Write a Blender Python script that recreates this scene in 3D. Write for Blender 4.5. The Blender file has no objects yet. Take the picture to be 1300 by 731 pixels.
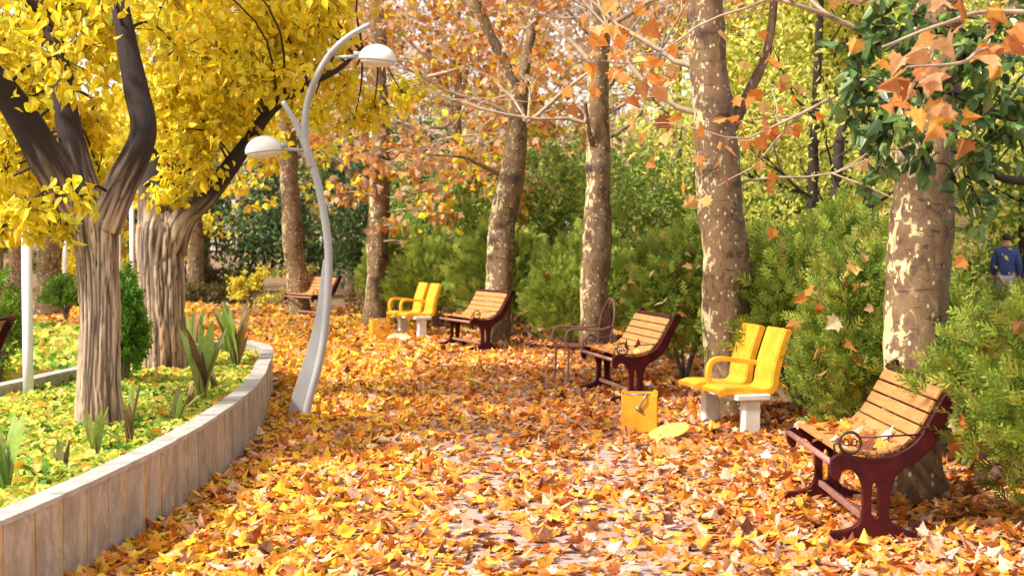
import bpy, math, random
import numpy as np
from mathutils import Vector, noise
R = math.radians
rng = np.random.default_rng(7)
random.seed(7)
scn = bpy.context.scene
COL = scn.collection

# ---------------------------------------------------------------- camera
F, CX, CY, H = 1805.0, 650.0, 365.5, 1.64
PITCH = math.atan(62.5 / F)
cam_d = bpy.data.cameras.new('camera'); cam = bpy.data.objects.new('camera', cam_d); COL.objects.link(cam)
cam.location = (0, 0, H); cam.rotation_euler = (R(90) - PITCH, 0, 0)
cam_d.sensor_width = 36; cam_d.lens = 36 * F / 1300; cam_d.clip_end = 600; cam_d.clip_start = .1
cam_d.dof.use_dof = True; cam_d.dof.focus_distance = 9.5; cam_d.dof.aperture_fstop = 4.0
scn.camera = cam

def ray(px, py):
    x, y, z = (px - CX) / F, (CY - py) / F, -1.0
    a = R(90) - PITCH
    return np.array([x, y * math.cos(a) - z * math.sin(a), y * math.sin(a) + z * math.cos(a)])
def G(px, py, z=0.0):
    d = ray(px, py); t = (z - H) / d[2]
    return np.array([0, 0, H]) + d * t
def D(px, py, Y):
    d = ray(px, py)
    return np.array([0, 0, H]) + d * (Y / d[1])

# ---------------------------------------------------------------- geometry
class Geo:
    def __init__(s): s.v = []; s.l = []; s.t = []; s.m = []; s.c = []; s.n = 0; s.sm = []
    def add(s, v, flat, tot, mat=0, col=(1, 1, 1), smooth=False):
        v = np.asarray(v, float).reshape(-1, 3)
        s.v.append(v); s.l.append(np.asarray(flat, np.int64) + s.n); tot = np.asarray(tot, np.int64); s.t.append(tot)
        s.m.append(np.full(len(tot), mat)); s.sm.append(np.full(len(tot), smooth))
        c = np.asarray(col, float)
        s.c.append(np.broadcast_to(c, v.shape).copy() if c.ndim == 1 else c)
        s.n += len(v)
    def box(s, c, size, rot=None, mat=0, col=(1, 1, 1), bev=0.0):
        hx, hy, hz = [q / 2 for q in size]
        if bev:
            b = bev; P = []
            for sx in (-1, 1):
                for sy in (-1, 1):
                    for sz in (-1, 1):
                        P += [(sx * hx, sy * (hy - b), sz * (hz - b)), (sx * (hx - b), sy * hy, sz * (hz - b)), (sx * (hx - b), sy * (hy - b), sz * hz)]
            import bmesh
            bm = bmesh.new(); [bm.verts.new(p) for p in P]; bmesh.ops.convex_hull(bm, input=bm.verts[:])
            bm.verts.ensure_lookup_table(); bm.verts.index_update()
            v = np.array([x.co[:] for x in bm.verts]); fl = []; tt = []
            for f in bm.faces: fl += [x.index for x in f.verts]; tt.append(len(f.verts))
            bm.free()
        else:
            v = np.array([(x, y, z) for x in (-hx, hx) for y in (-hy, hy) for z in (-hz, hz)])
            fl = [0, 1, 3, 2, 4, 6, 7, 5, 0, 4, 5, 1, 2, 3, 7, 6, 0, 2, 6, 4, 1, 5, 7, 3]; tt = [4] * 6
        if rot is not None: v = v @ np.asarray(rot).T
        s.add(v + np.asarray(c), fl, tt, mat, col)
    def tube(s, pts, rad, sides=8, mat=0, col=None, disp=None, smooth=True, cap=True, flat=1.0):
        P = np.asarray(pts, float); n = len(P)
        rad = np.broadcast_to(np.asarray(rad, float), (n,))
        T = np.gradient(P, axis=0); T /= np.linalg.norm(T, axis=1)[:, None] + 1e-12
        ref = np.array([1., 0, 0]) if abs(T[0][0]) < .9 else np.array([0, 1., 0])
        u = ref - T[0] * ref.dot(T[0]); u /= np.linalg.norm(u)
        U = [u]
        for i in range(1, n):
            u = U[-1] - T[i] * U[-1].dot(T[i]); u /= np.linalg.norm(u); U.append(u)
        U = np.array(U); W = np.cross(T, U)
        a = np.linspace(0, 2 * math.pi, sides, endpoint=False)
        ca, sa = np.cos(a), np.sin(a)
        rr = rad[:, None] * np.ones(sides)[None]
        c = None
        if disp is not None: rr, c = disp(P, rr, a)
        V = P[:, None] + rr[..., None] * (U[:, None] * ca[None, :, None] + W[:, None] * sa[None, :, None] * flat)
        i = np.arange(n - 1)[:, None]; j = np.arange(sides)[None]; k = (j + 1) % sides
        q = np.stack([i * sides + j, i * sides + k, (i + 1) * sides + k, (i + 1) * sides + j], -1).reshape(-1)
        tot = [4] * ((n - 1) * sides)
        V = V.reshape(-1, 3)
        fl = list(q)
        if cap:
            fl += list(range(sides))[::-1] + list(range((n - 1) * sides, n * sides)); tot = tot + [sides, sides]
        if c is not None: cc = c.reshape(-1, 3)
        else: cc = np.array(col if col is not None else (1, 1, 1), float)
        s.add(V, fl, tot, mat, cc, smooth)
    def scatter(s, shape, P, Rm, S, cols, mat=0):
        sv, sf = shape; m = len(P); k = len(sv)
        V = P[:, None] + np.einsum('mij,mkj->mki', Rm, sv[None] * np.asarray(S).reshape(m, 1, -1))
        flat = np.concatenate([np.array(f) for f in sf]); tot = [len(f) for f in sf]
        fl = (flat[None] + (np.arange(m) * k)[:, None]).reshape(-1)
        s.add(V.reshape(-1, 3), fl, np.tile(tot, m), mat, np.repeat(cols, k, axis=0))
    def mesh(s, name):
        me = bpy.data.meshes.new(name)
        v = np.concatenate(s.v); l = np.concatenate(s.l); t = np.concatenate(s.t)
        me.vertices.add(len(v)); me.vertices.foreach_set('co', v.ravel().astype(np.float32))
        me.loops.add(len(l)); me.loops.foreach_set('vertex_index', l.astype(np.int32))
        me.polygons.add(len(t))
        st = np.concatenate([[0], np.cumsum(t)[:-1]])
        me.polygons.foreach_set('loop_start', st.astype(np.int32))
        me.polygons.foreach_set('loop_total', t.astype(np.int32))
        me.polygons.foreach_set('material_index', np.concatenate(s.m).astype(np.int32))
        me.update(calc_edges=True)
        me.polygons.foreach_set('use_smooth', np.concatenate(s.sm).astype(bool))
        at = me.color_attributes.new('col', 'FLOAT_COLOR', 'POINT')
        c = np.ones((len(v), 4), np.float32); c[:, :3] = np.concatenate(s.c)
        at.data.foreach_set('color', c.ravel())
        me.validate()
        return me

def obj(name, geo, mats, parent=None, loc=None):
    me = geo.mesh(name) if isinstance(geo, Geo) else geo
    for m in (mats if isinstance(mats, (list, tuple)) else [mats]): me.materials.append(m)
    o = bpy.data.objects.new(name, me); COL.objects.link(o)
    if parent is not None: o.parent = parent
    if loc is not None: o.location = loc
    return o
def tag(o, label, cat=None, group=None, kind=None):
    o['label'] = label
    if cat: o['category'] = cat
    if group: o['group'] = group
    if kind: o['kind'] = kind
    return o
def thing(name, label, cat, loc=(0, 0, 0), rz=0, group=None):
    o = bpy.data.objects.new(name, None); COL.objects.link(o)
    o.location = tuple(loc); o.rotation_euler = (0, 0, rz)
    return tag(o, label, cat, group)
def dup(root, loc, rz, label, group=None, scale=1.0):
    r = root.copy(); COL.objects.link(r); r.location = tuple(loc); r.rotation_euler = (0, 0, rz); r['label'] = label
    if group: r['group'] = group
    r.scale = (scale,) * 3 if not isinstance(scale, tuple) else scale
    for ch in list(root.children):
        c = ch.copy(); COL.objects.link(c); c.parent = r
        for g in list(ch.children):
            e = g.copy(); COL.objects.link(e); e.parent = c
    return r

def smooth_path(pts, n):
    P = np.asarray(pts, float); m = len(P)
    if m == 2: return P[0] + (P[1] - P[0]) * np.linspace(0, 1, n)[:, None]
    E = np.vstack([2 * P[0] - P[1], P, 2 * P[-1] - P[-2]])
    t = np.linspace(0, m - 1, n); i = np.minimum(t.astype(int), m - 2); f = (t - i)[:, None]
    a, b, c, d = E[i], E[i + 1], E[i + 2], E[i + 3]
    return .5 * (2 * b + (c - a) * f + (2 * a - 5 * b + 4 * c - d) * f ** 2 + (3 * b - a - 3 * c + d) * f ** 3)

def profile(loops, depth, bevel=0.0):
    """solid from closed 2D loops in the x-z plane, thickness along y"""
    cu = bpy.data.curves.new('tmp', 'CURVE'); cu.dimensions = '2D'; cu.fill_mode = 'BOTH'
    cu.extrude = depth / 2 - bevel; cu.bevel_depth = bevel; cu.bevel_resolution = 2
    for L in loops:
        sp = cu.splines.new('POLY'); sp.points.add(len(L) - 1); sp.use_cyclic_u = True
        for p, q in zip(sp.points, L): p.co = (q[0], q[1], 0, 1)
    o = bpy.data.objects.new('tmp', cu)
    me = bpy.data.meshes.new_from_object(o)
    v = np.zeros(len(me.vertices) * 3); me.vertices.foreach_get('co', v); v = v.reshape(-1, 3)
    l = np.zeros(len(me.loops), np.int32); me.loops.foreach_get('vertex_index', l)
    t = np.zeros(len(me.polygons), np.int32); me.polygons.foreach_get('loop_total', t)
    bpy.data.objects.remove(o); bpy.data.curves.remove(cu); bpy.data.meshes.remove(me)
    return v[:, [0, 2, 1]], l, t

def smooth_loop(L, n):
    P = np.array(L + [L[0]], float)
    E = np.vstack([P[-2], P, P[1]]); m = len(P)
    t = np.linspace(0, m - 1, n, endpoint=False); i = np.minimum(t.astype(int), m - 2); f = (t - i)[:, None]
    a, b, c, d = E[i], E[i + 1], E[i + 2], E[i + 3]
    return .5 * (2 * b + (c - a) * f + (2 * a - 5 * b + 4 * c - d) * f ** 2 + (3 * b - a - 3 * c + d) * f ** 3)

# ---------------------------------------------------------------- materials
def newmat(name):
    m = bpy.data.materials.new(name); m.use_nodes = True; nt = m.node_tree
    return m, nt, nt.nodes['Principled BSDF'], nt.nodes['Material Output']
def N(nt, t, **k):
    n = nt.nodes.new(t)
    for a, b in k.items():
        if a.startswith('i_'): n.inputs[a[2:].replace('_', ' ')].default_value = b
        else: setattr(n, a, b)
    return n
def ramp(nt, fac, stops, interp='LINEAR'):
    r = N(nt, 'ShaderNodeValToRGB'); r.color_ramp.interpolation = interp
    e = r.color_ramp.elements
    while len(e) < len(stops): e.new(.5)
    for q, (p, c) in zip(e, stops): q.position = p; q.color = (*c, 1)
    nt.links.new(fac, r.inputs[0]); return r.outputs[0]
def coords(nt, scale=(1, 1, 1)):
    tc = N(nt, 'ShaderNodeTexCoord'); mp = N(nt, 'ShaderNodeMapping'); mp.inputs['Scale'].default_value = scale
    nt.links.new(tc.outputs['Object'], mp.inputs[0]); return mp.outputs[0]
def noise_n(nt, vec, scale, detail=5, rough=.6, dist=0):
    n = N(nt, 'ShaderNodeTexNoise'); n.inputs['Scale'].default_value = scale; n.inputs['Detail'].default_value = detail
    n.inputs['Roughness'].default_value = rough; n.inputs['Distortion'].default_value = dist
    nt.links.new(vec, n.inputs['Vector']); return n.outputs['Fac']
def bump(nt, b, h, s=.3, d=.01):
    n = N(nt, 'ShaderNodeBump'); n.inputs['Strength'].default_value = s; n.inputs['Distance'].default_value = d
    nt.links.new(h, n.inputs['Height']); nt.links.new(n.outputs[0], b.inputs['Normal'])
def mix(nt, f, a, b, mode='MIX'):
    n = N(nt, 'ShaderNodeMix', data_type='RGBA', blend_type=mode)
    for s, v in ((n.inputs[0], f), (n.inputs[6], a), (n.inputs[7], b)):
        if isinstance(v, bpy.types.NodeSocket): nt.links.new(v, s)
        elif isinstance(v, (int, float)): s.default_value = v
        else: s.default_value = (*v, 1)
    return n.outputs[2]
def attr(nt):
    a = N(nt, 'ShaderNodeAttribute'); a.attribute_name = 'col'; return a

def leaf_mat(name, transl=.4, rough=.55, spec=.3, vein=.12):
    m, nt, b, out = newmat(name)
    a = attr(nt)
    n = noise_n(nt, coords(nt), 38, 3)
    c = mix(nt, 1.0, a.outputs['Color'], ramp(nt, n, [(.3, (1 - vein * 2,) * 3), (.7, (1 + vein,) * 3)]), 'MULTIPLY')
    nt.links.new(c, b.inputs['Base Color']); b.inputs['Roughness'].default_value = rough
    b.inputs['Specular IOR Level'].default_value = spec
    tr = N(nt, 'ShaderNodeBsdfTranslucent'); nt.links.new(c, tr.inputs[0])
    mx = N(nt, 'ShaderNodeMixShader'); mx.inputs[0].default_value = transl
    nt.links.new(b.outputs[0], mx.inputs[1]); nt.links.new(tr.outputs[0], mx.inputs[2])
    nt.links.new(mx.outputs[0], out.inputs['Surface'])
    return m
LEAF = leaf_mat('dry_leaf', .42)
LITTER = leaf_mat('litter_leaf', .18, .6, .25, .2)
GREENLEAF = leaf_mat('glossy_leaf', .25, .32, .5)
CONIFER = leaf_mat('conifer_spray', .3, .6, .2)

def simple(name, base, rough=.5, metal=0, var=.15, scale=6, bmp=0.0, bscale=60, stretch=(1, 1, 1), spec=.5):
    m, nt, b, out = newmat(name)
    co = coords(nt, stretch)
    n = noise_n(nt, co, scale, 6, .65)
    lo = tuple(x * (1 - var) for x in base); hi = tuple(min(1, x * (1 + var)) for x in base)
    nt.links.new(ramp(nt, n, [(.3, lo), (.7, hi)]), b.inputs['Base Color'])
    b.inputs['Roughness'].default_value = rough; b.inputs['Metallic'].default_value = metal
    b.inputs['Specular IOR Level'].default_value = spec
    if bmp: bump(nt, b, noise_n(nt, co, bscale, 4), bmp, .004)
    return m
RED = simple('dark_red_paint', (.044, .003, .005), .45, 0, .5, 9, .25, 120, spec=.22)
TAN = simple('tan_painted_wood', (.50, .215, .068), .6, 0, .3, 5, .3, 30, (8, .8, 8))
YEL = simple('yellow_fibreglass', (.78, .37, .025), .5, 0, .2, 9, .2, 60, spec=.35)
WHT = simple('white_concrete_paint', (.68, .66, .62), .7, 0, .14, 9, .3, 80)
LID = simple('pale_yellow_plastic', (.78, .55, .12), .5, 0, .2, 10)
GALV = simple('grey_lamp_paint', (.40, .41, .42), .38, .15, .10, 5, .06, 50)
POLE = simple('white_pole_paint', (.72, .73, .73), .45, 0, .1, 5)
SHADE = simple('white_lamp_shade', (.72, .73, .74), .3, 0, .05, 5)
GLASS = simple('milky_lamp_glass', (.80, .77, .68), .25, 0, .04, 5)
STEEL = simple('bare_steel', (.30, .28, .26), .4, .8, .2, 12)
PINK = simple('faded_pink_metal', (.34, .16, .13), .5, .1, .3, 14, .2, 80)
TWIG = simple('twig_bark', (.17, .115, .085), .8, 0, .35, 20)
PALETWIG = simple('pale_twig_bark', (.40, .30, .22), .8, 0, .35, 12)
DARKBARK = simple('dark_branch_bark', (.035, .022, .018), .75, 0, .4, 14, .6, 50, (1, 1, .3))

def elm():
    m, nt, b, out = newmat('fissured_bark'); a = attr(nt)
    sep = N(nt, 'ShaderNodeSeparateColor'); nt.links.new(a.outputs['Color'], sep.inputs[0])
    co = coords(nt, (1, 1, .14)); n1 = noise_n(nt, co, 26, 6, .7, .3)
    ridge = ramp(nt, n1, [(.25, (.38, .26, .17)), (.5, (.55, .41, .29)), (.75, (.68, .56, .43))])
    n2 = noise_n(nt, coords(nt, (1, 1, .3)), 2.6, 3)
    ridge = mix(nt, ramp(nt, n2, [(.45, (0, 0, 0)), (.72, (.75, .75, .75))]), ridge, (.36, .15, .05))
    c = mix(nt, sep.outputs[1], ridge, (.055, .028, .017))       # fissure depth
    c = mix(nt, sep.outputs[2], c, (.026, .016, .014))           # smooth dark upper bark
    nt.links.new(c, b.inputs['Base Color']); b.inputs['Roughness'].default_value = .85
    bump(nt, b, n1, .8, .012); return m
ELM = elm()
def plane():
    m, nt, b, out = newmat('flaking_plane_bark'); a = attr(nt)
    sep = N(nt, 'ShaderNodeSeparateColor'); nt.links.new(a.outputs['Color'], sep.inputs[0])
    co = coords(nt, (1, 1, .6))
    big = noise_n(nt, co, 3.6, 3, .5, .4)
    fine = noise_n(nt, co, 15, 5, .62, .9)
    vor = N(nt, 'ShaderNodeTexVoronoi'); vor.inputs['Scale'].default_value = 26; 
    mv = N(nt, 'ShaderNodeVectorMath', operation='ADD'); sc = N(nt, 'ShaderNodeTexNoise'); sc.inputs['Scale'].default_value = 9
    nt.links.new(co, sc.inputs['Vector']); s2 = N(nt, 'ShaderNodeVectorMath', operation='SCALE'); s2.inputs['Scale'].default_value = .12
    nt.links.new(sc.outputs['Color'], s2.inputs[0]); nt.links.new(co, mv.inputs[0]); nt.links.new(s2.outputs[0], mv.inputs[1])
    nt.links.new(mv.outputs[0], vor.inputs['Vector'])
    spots = N(nt, 'ShaderNodeSeparateColor'); nt.links.new(vor.outputs['Color'], spots.inputs[0])
    base = ramp(nt, fine, [(.34, (.07, .040, .022)), (.43, (.15, .090, .044)), (.50, (.22, .140, .066)), (.53, (.16, .095, .045)), (.60, (.26, .175, .080)), (.72, (.33, .245, .12))])
    base = mix(nt, ramp(nt, big, [(.42, (0,) * 3), (.62, (.7,) * 3)]), base, (.19, .10, .058))
    def stretch(f, lo, hi):
        q = N(nt, 'ShaderNodeMapRange'); q.inputs['From Min'].default_value = lo; q.inputs['From Max'].default_value = hi; nt.links.new(f, q.inputs['Value']); return q.outputs['Result']
    def madd(a, k, c):
        q = N(nt, 'ShaderNodeMath', operation='MULTIPLY_ADD'); nt.links.new(a, q.inputs[0]); q.inputs[1].default_value = k
        if isinstance(c, float): q.inputs[2].default_value = c
        else: nt.links.new(c, q.inputs[2])
        return q.outputs[0]
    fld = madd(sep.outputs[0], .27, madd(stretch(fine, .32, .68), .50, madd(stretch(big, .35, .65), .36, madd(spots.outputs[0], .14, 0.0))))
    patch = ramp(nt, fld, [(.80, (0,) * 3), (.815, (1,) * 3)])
    dark = ramp(nt, fld, [(.22, (.75,) * 3), (.24, (0,) * 3)])
    base = mix(nt, dark, base, (.075, .042, .026))
    pcol = ramp(nt, spots.outputs[1], [(.2, (.60, .50, .26)), (.5, (.42, .36, .16)), (.9, (.66, .60, .40))])
    crk = noise_n(nt, coords(nt, (1, 1, 4.5)), 5, 4, .7, 1.2)
    base = mix(nt, ramp(nt, crk, [(.36, (.85,) * 3), (.40, (0,) * 3), (.60, (0,) * 3), (.66, (.6,) * 3)]), base, (.06, .035, .025))
    v2 = N(nt, 'ShaderNodeTexVoronoi'); v2.inputs['Scale'].default_value = 30; nt.links.new(coords(nt, (1, 1, .7)), v2.inputs['Vector'])
    v2c = N(nt, 'ShaderNodeSeparateColor'); nt.links.new(v2.outputs['Color'], v2c.inputs[0])
    dots = N(nt, 'ShaderNodeMath', operation='MULTIPLY'); nt.links.new(ramp(nt, v2.outputs['Distance'], [(.30, (1,) * 3), (.36, (0,) * 3)]), dots.inputs[0]); nt.links.new(ramp(nt, v2c.outputs[0], [(.80, (0,) * 3), (.82, (1,) * 3)]), dots.inputs[1])
    pm = N(nt, 'ShaderNodeMath', operation='MAXIMUM'); nt.links.new(patch, pm.inputs[0]); nt.links.new(dots.outputs[0], pm.inputs[1]); patch = pm.outputs[0]
    c = mix(nt, patch, base, pcol)
    c = mix(nt, sep.outputs[1], c, (.055, .030, .020))
    nt.links.new(c, b.inputs['Base Color']); b.inputs['Roughness'].default_value = .8
    h = mix(nt, patch, ramp(nt, fine, [(0, (.3,) * 3), (1, (1,) * 3)]), (.15,) * 3)
    bump(nt, b, h, .7, .012); return m
PLANE = plane()

# ---------------------------------------------------------------- leaf shapes
def mirror(pts, fold=.18, tipz=-.12):
    """half outline (x>=0, y 0..1) -> two folded halves; z from fold and curl"""
    n = len(pts); v = [(0, y, 0) for y in (0, 1)]
    v = []; 
    for x, y in pts: v.append((x, y, fold * x + tipz * y * y))
    for x, y in pts: v.append((-x, y, fold * x + tipz * y * y))
    f = [list(range(n)), [n + i for i in range(n)][::-1]]
    return np.array(v, float), f
OVAL = mirror([(0, 0), (.15, .06), (.28, .25), (.29, .46), (.17, .76), (.05, .92), (0, 1.05)], .35, -.25)
LANCE = mirror([(0, 0), (.10, .1), (.17, .4), (.12, .75), (0, 1)], .3, -.3)
ROUND = mirror([(0, 0), (.3, .1), (.5, .4), (.42, .8), (0, 1)], .3, -.15)
MAPLE = mirror([(0, 0), (.22, -.09), (.27, .05), (.55, .06), (.42, .24), (.62, .50), (.36, .50), (.25, .66), (0, .98)], .22, -.16)
MAPLE2 = mirror([(0, 0), (.22, -.09), (.27, .05), (.55, .06), (.42, .24), (.62, .50), (.36, .50), (.25, .66), (0, .98)], -.45, .35)
def spray_shape(n=6, w=.045):
    v = []; f = []
    def blade(a, b, wd, z=0):
        a = np.array(a, float); b = np.array(b, float); d = b - a; p = np.array([-d[1], d[0], 0]); p /= np.linalg.norm(p)
        m = a + d * .5; i = len(v); v.extend([a, m + p * wd, b, m - p * wd]); f.append([i, i + 1, i + 2, i + 3])
    blade((0, 0, 0), (0, 1, -.08), w * .8)
    for k in range(n):
        t = .12 + .76 * k / (n - 1); L = .42 * (1 - t) + .14
        for s in (-1, 1):
            blade((0, t, -.08 * t), (s * L * .75, t + L * .8, -.08 * t + .08 * (1 if k % 2 else -1)), w)
    return np.array(v), f
SPRAY = spray_shape(6, .05)
SPRAY_LOW = spray_shape(3, .085)

def rots(m, droop=0.0, up=0.0, outward=None, ow=0.0):
    y = rng.normal(size=(m, 3)); y /= np.linalg.norm(y, axis=1)[:, None]
    y[:, 2] -= droop
    if outward is not None: y += outward * ow
    y /= np.linalg.norm(y, axis=1)[:, None]
    z = rng.normal(size=(m, 3)); z[:, 2] = z[:, 2] + up
    z -= y * (z * y).sum(1)[:, None]; z /= np.linalg.norm(z, axis=1)[:, None]
    x = np.cross(y, z)
    return np.stack([x, y, z], -1)
def flatrots(m, tilt=.3):
    z = rng.normal(size=(m, 3)) * tilt; z[:, 2] = 1; z /= np.linalg.norm(z, axis=1)[:, None]
    a = rng.uniform(0, 2 * math.pi, m); y = np.stack([np.cos(a), np.sin(a), np.zeros(m)], -1)
    y -= z * (y * z).sum(1)[:, None]; y /= np.linalg.norm(y, axis=1)[:, None]
    return np.stack([np.cross(y, z), y, z], -1)
def pal(m, cols, w=None, jit=.12):
    c = np.array(cols); w = np.array(w, float) if w is not None else np.ones(len(c)); w /= w.sum()
    i = rng.choice(len(c), m, p=w)
    return np.clip(c[i] * (1 + rng.normal(size=(m, 1)) * jit) * (1 + rng.normal(size=(m, 3)) * jit * .3), .005, .95)

YELLOWS = [(.92, .74, .03), (.90, .66, .025), (.90, .78, .09), (.74, .68, .06), (.66, .42, .025)]
YW = [5, 3, 3, 1.2, .5]
ORANGES = [(.74, .30, .06), (.74, .42, .17), (.60, .22, .05), (.80, .52, .18), (.44, .17, .06)]
PINKS = [(.62, .36, .22), (.72, .50, .36), (.48, .27, .17), (.74, .40, .13), (.60, .46, .28)]
LIMES = [(.88, .84, .18), (.80, .82, .16), (.90, .84, .28), (.60, .68, .12)]
GREENS = [(.10, .20, .035), (.16, .28, .05), (.07, .14, .03), (.24, .34, .06)]
THUJA = [(.20, .29, .042), (.29, .38, .05), (.42, .47, .08), (.13, .20, .03), (.44, .38, .09)]

# ---------------------------------------------------------------- tree tools
def elm_disp(seed, depth=.055, dark0=99., dark1=100.):
    def f(P, rr, a):
        n, k = rr.shape; out = rr.copy(); c = np.zeros((n, k, 3))
        ca, sa = np.cos(a), np.sin(a)
        for i in range(n):
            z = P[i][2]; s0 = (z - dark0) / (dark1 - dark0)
            for j in range(k):
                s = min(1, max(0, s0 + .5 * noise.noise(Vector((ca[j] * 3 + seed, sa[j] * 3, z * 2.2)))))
                q = Vector((ca[j] * 4.3 + seed + noise.noise(Vector((ca[j] * 2, sa[j] * 2, z * 6))) * .22, sa[j] * 4.3, z * 1.1))
                r = 1 - min(1., abs(noise.noise(q) * 3.0)); r2 = 1 - min(1., abs(noise.noise(Vector((q.x * 2.3 + 9, q.y * 2.3 + 3, q.z * 3.0)))) * 4.4)
                fis = max(r, .8 * r2)
                big = noise.noise(Vector((ca[j] * .9 + seed, sa[j] * .9, z * .8)))
                out[i, j] *= 1 + big * .13 - depth * fis * 1.9 * (1 - s * .6)
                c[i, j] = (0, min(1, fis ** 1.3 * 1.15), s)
        return out, c
    return f
def plane_disp(seed, side=math.pi):
    kr = random.Random(seed)
    def f(P, rr, a):
        n, k = rr.shape; out = rr.copy(); c = np.zeros((n, k, 3))
        kn = [(kr.uniform(math.pi * .95, math.pi * 2.05), kr.uniform(.9, 4.2), kr.uniform(.03, .07)) for _ in range(7)]
        for i in range(n):
            z = P[i][2]
            for j in range(k):
                b = noise.noise(Vector((math.cos(a[j]) * .8 + seed, math.sin(a[j]) * .8, z * 1.6)))
                b2 = noise.noise(Vector((math.cos(a[j]) * 2.5 + seed, math.sin(a[j]) * 2.5, z * 7)))
                out[i, j] *= 1 + b * .20 + b2 * .06
                kd = 0
                for ka, kz, ks in kn:
                    if abs(z - kz) < .3:
                        da = ((a[j] - ka + math.pi) % (2 * math.pi) - math.pi) * rr[i, j]; q = (da / (ks * 1.3)) ** 2 + ((z - kz) / (ks * .8)) ** 2
                        kd += math.exp(-q); out[i, j] += ks * .55 * math.exp(-q) - ks * .25 * math.exp(-q * 6)
                ring = max(0, noise.noise(Vector((seed, .4 * math.cos(a[j]), z * 3.3))) - .28)
                out[i, j] *= 1 + ring * .25
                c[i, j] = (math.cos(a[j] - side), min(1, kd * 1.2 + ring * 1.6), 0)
        return out, c
    return f

def grow(geo, p, d, L, r, lvl, tips, mat=0, kids=(3, 4), spread=.9, lift=.15, sides=6):
    d = np.array(d, float); d /= np.linalg.norm(d)
    pts = [np.array(p, float)]; n = 6
    for i in range(n):
        d = d + rng.normal(size=3) * .16 + np.array([0, 0, lift * .3]); d /= np.linalg.norm(d)
        pts.append(pts[-1] + d * L / n)
    P = np.array(pts); rad = r * (1 - .72 * np.linspace(0, 1, n + 1))
    geo.tube(P, rad, max(3, sides), mat, cap=False)
    if lvl <= 0:
        for q in P[2:]: tips.append(q)
        return
    for k in range(rng.integers(kids[0], kids[1] + 1)):
        t = rng.uniform(.3, 1.0); i = min(n - 1, int(t * n)); q = P[i] + (P[i + 1] - P[i]) * (t * n - i)
        base = P[i + 1] - P[i]; base /= np.linalg.norm(base)
        dd = base + rng.normal(size=3) * spread * .6; 
        grow(geo, q, dd, L * rng.uniform(.5, .75), r * (1 - .7 * t) * .75 + .002, lvl - 1, tips, mat, kids, spread, lift, sides - 1)
    tips.append(P[-1])

def leaves_at(geo, tips, per, size, cols, w, shape, jit=.12, droop=.6, mat=1, up=.3):
    T = np.array(tips); m = len(T) * per
    P = np.repeat(T, per, axis=0) + rng.normal(size=(m, 3)) * jit
    geo.scatter(shape, P, rots(m, droop, up), (size * rng.uniform(.65, 1.25, m))[:, None], pal(m, cols, w), mat)

def clump(geo, c, rad, n, size, cols, w, shape, anchor=None, droop=.8, tr=.012, subs=9, mat=1, tmat=0):
    c = np.asarray(c, float); rad = np.broadcast_to(np.asarray(rad, float), (3,))
    if anchor is not None:
        a = np.asarray(anchor, float); mid = (a + c) / 2 + rng.normal(size=3) * .08 * np.linalg.norm(c - a) + np.array([0, 0, .05])
        geo.tube(smooth_path([a, mid, c], 8), np.linspace(tr, tr * .45, 8), 5, tmat, cap=False)
    dirs = rng.normal(size=(subs, 3)); dirs /= np.linalg.norm(dirs, axis=1)[:, None]
    for d in dirs:
        e = c + d * rad * .95
        geo.tube(smooth_path([c, (c + e) / 2 + rng.normal(size=3) * .05 * rad.mean(), e], 4), np.linspace(tr * .4, tr * .15, 4), 3, tmat, cap=False)
    k = rng.integers(0, subs, n); t = rng.uniform(0, 1, n) ** .55
    off = dirs[k] * t[:, None] + rng.normal(size=(n, 3)) * .22
    geo.scatter(shape, c + off * rad, rots(n, droop, .4), (size * rng.uniform(.6, 1.25, n))[:, None], pal(n, cols, w), mat)

def nearest(paths, p):
    A = np.concatenate(paths); i = np.argmin(((A - p) ** 2).sum(1)); return A[i]

# ---------------------------------------------------------------- world and light
w = bpy.data.worlds.new('World'); scn.world = w; w.use_nodes = True; nt = w.node_tree
bg = nt.nodes['Background']; sky = nt.nodes.new('ShaderNodeTexSky'); sky.sky_type = 'NISHITA'; sky.sun_disc = False
SUN_EL, SUN_AZ = 48, 0
sun_dir = Vector((-.62, -.38, 0)).normalized()     # where the sun stands (left, a little behind the camera)
sky.sun_elevation = R(SUN_EL); sky.sun_rotation = math.atan2(sun_dir.x, sun_dir.y)
sky.air_density = 1.0; sky.dust_density = 4.0; sky.ozone_density = .6
mxs = N(nt, 'ShaderNodeMix', data_type='RGBA'); mxs.inputs[0].default_value = .62
nt.links.new(sky.outputs[0], mxs.inputs[6]); mxs.inputs[7].default_value = (5.3, 4.95, 4.5, 1)   # thin bright cloud veil over the clear sky
nt.links.new(mxs.outputs[2], bg.inputs[0]); bg.inputs[1].default_value = .15
sd = bpy.data.lights.new('sun', 'SUN'); sd.energy = 3.5; sd.angle = R(4.5); sd.color = (1, .93, .82)
so = bpy.data.objects.new('sun', sd); COL.objects.link(so)
v = Vector((sun_dir.x * math.cos(R(SUN_EL)), sun_dir.y * math.cos(R(SUN_EL)), math.sin(R(SUN_EL))))
so.rotation_euler = v.to_track_quat('Z', 'Y').to_euler(); so.location = (-10, -10, 20)
scn.view_settings.view_transform = 'Standard'; scn.view_settings.look = 'None'
scn.view_settings.exposure = .92; scn.view_settings.gamma = 1
scn.render.engine = 'CYCLES'
cy = scn.cycles; cy.use_denoising = True; cy.max_bounces = 7; cy.diffuse_bounces = 4; cy.transmission_bounces = 4; cy.glossy_bounces = 2
cy.sample_clamp_indirect = 6; cy.use_adaptive_sampling = True; cy.adaptive_threshold = .02

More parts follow.
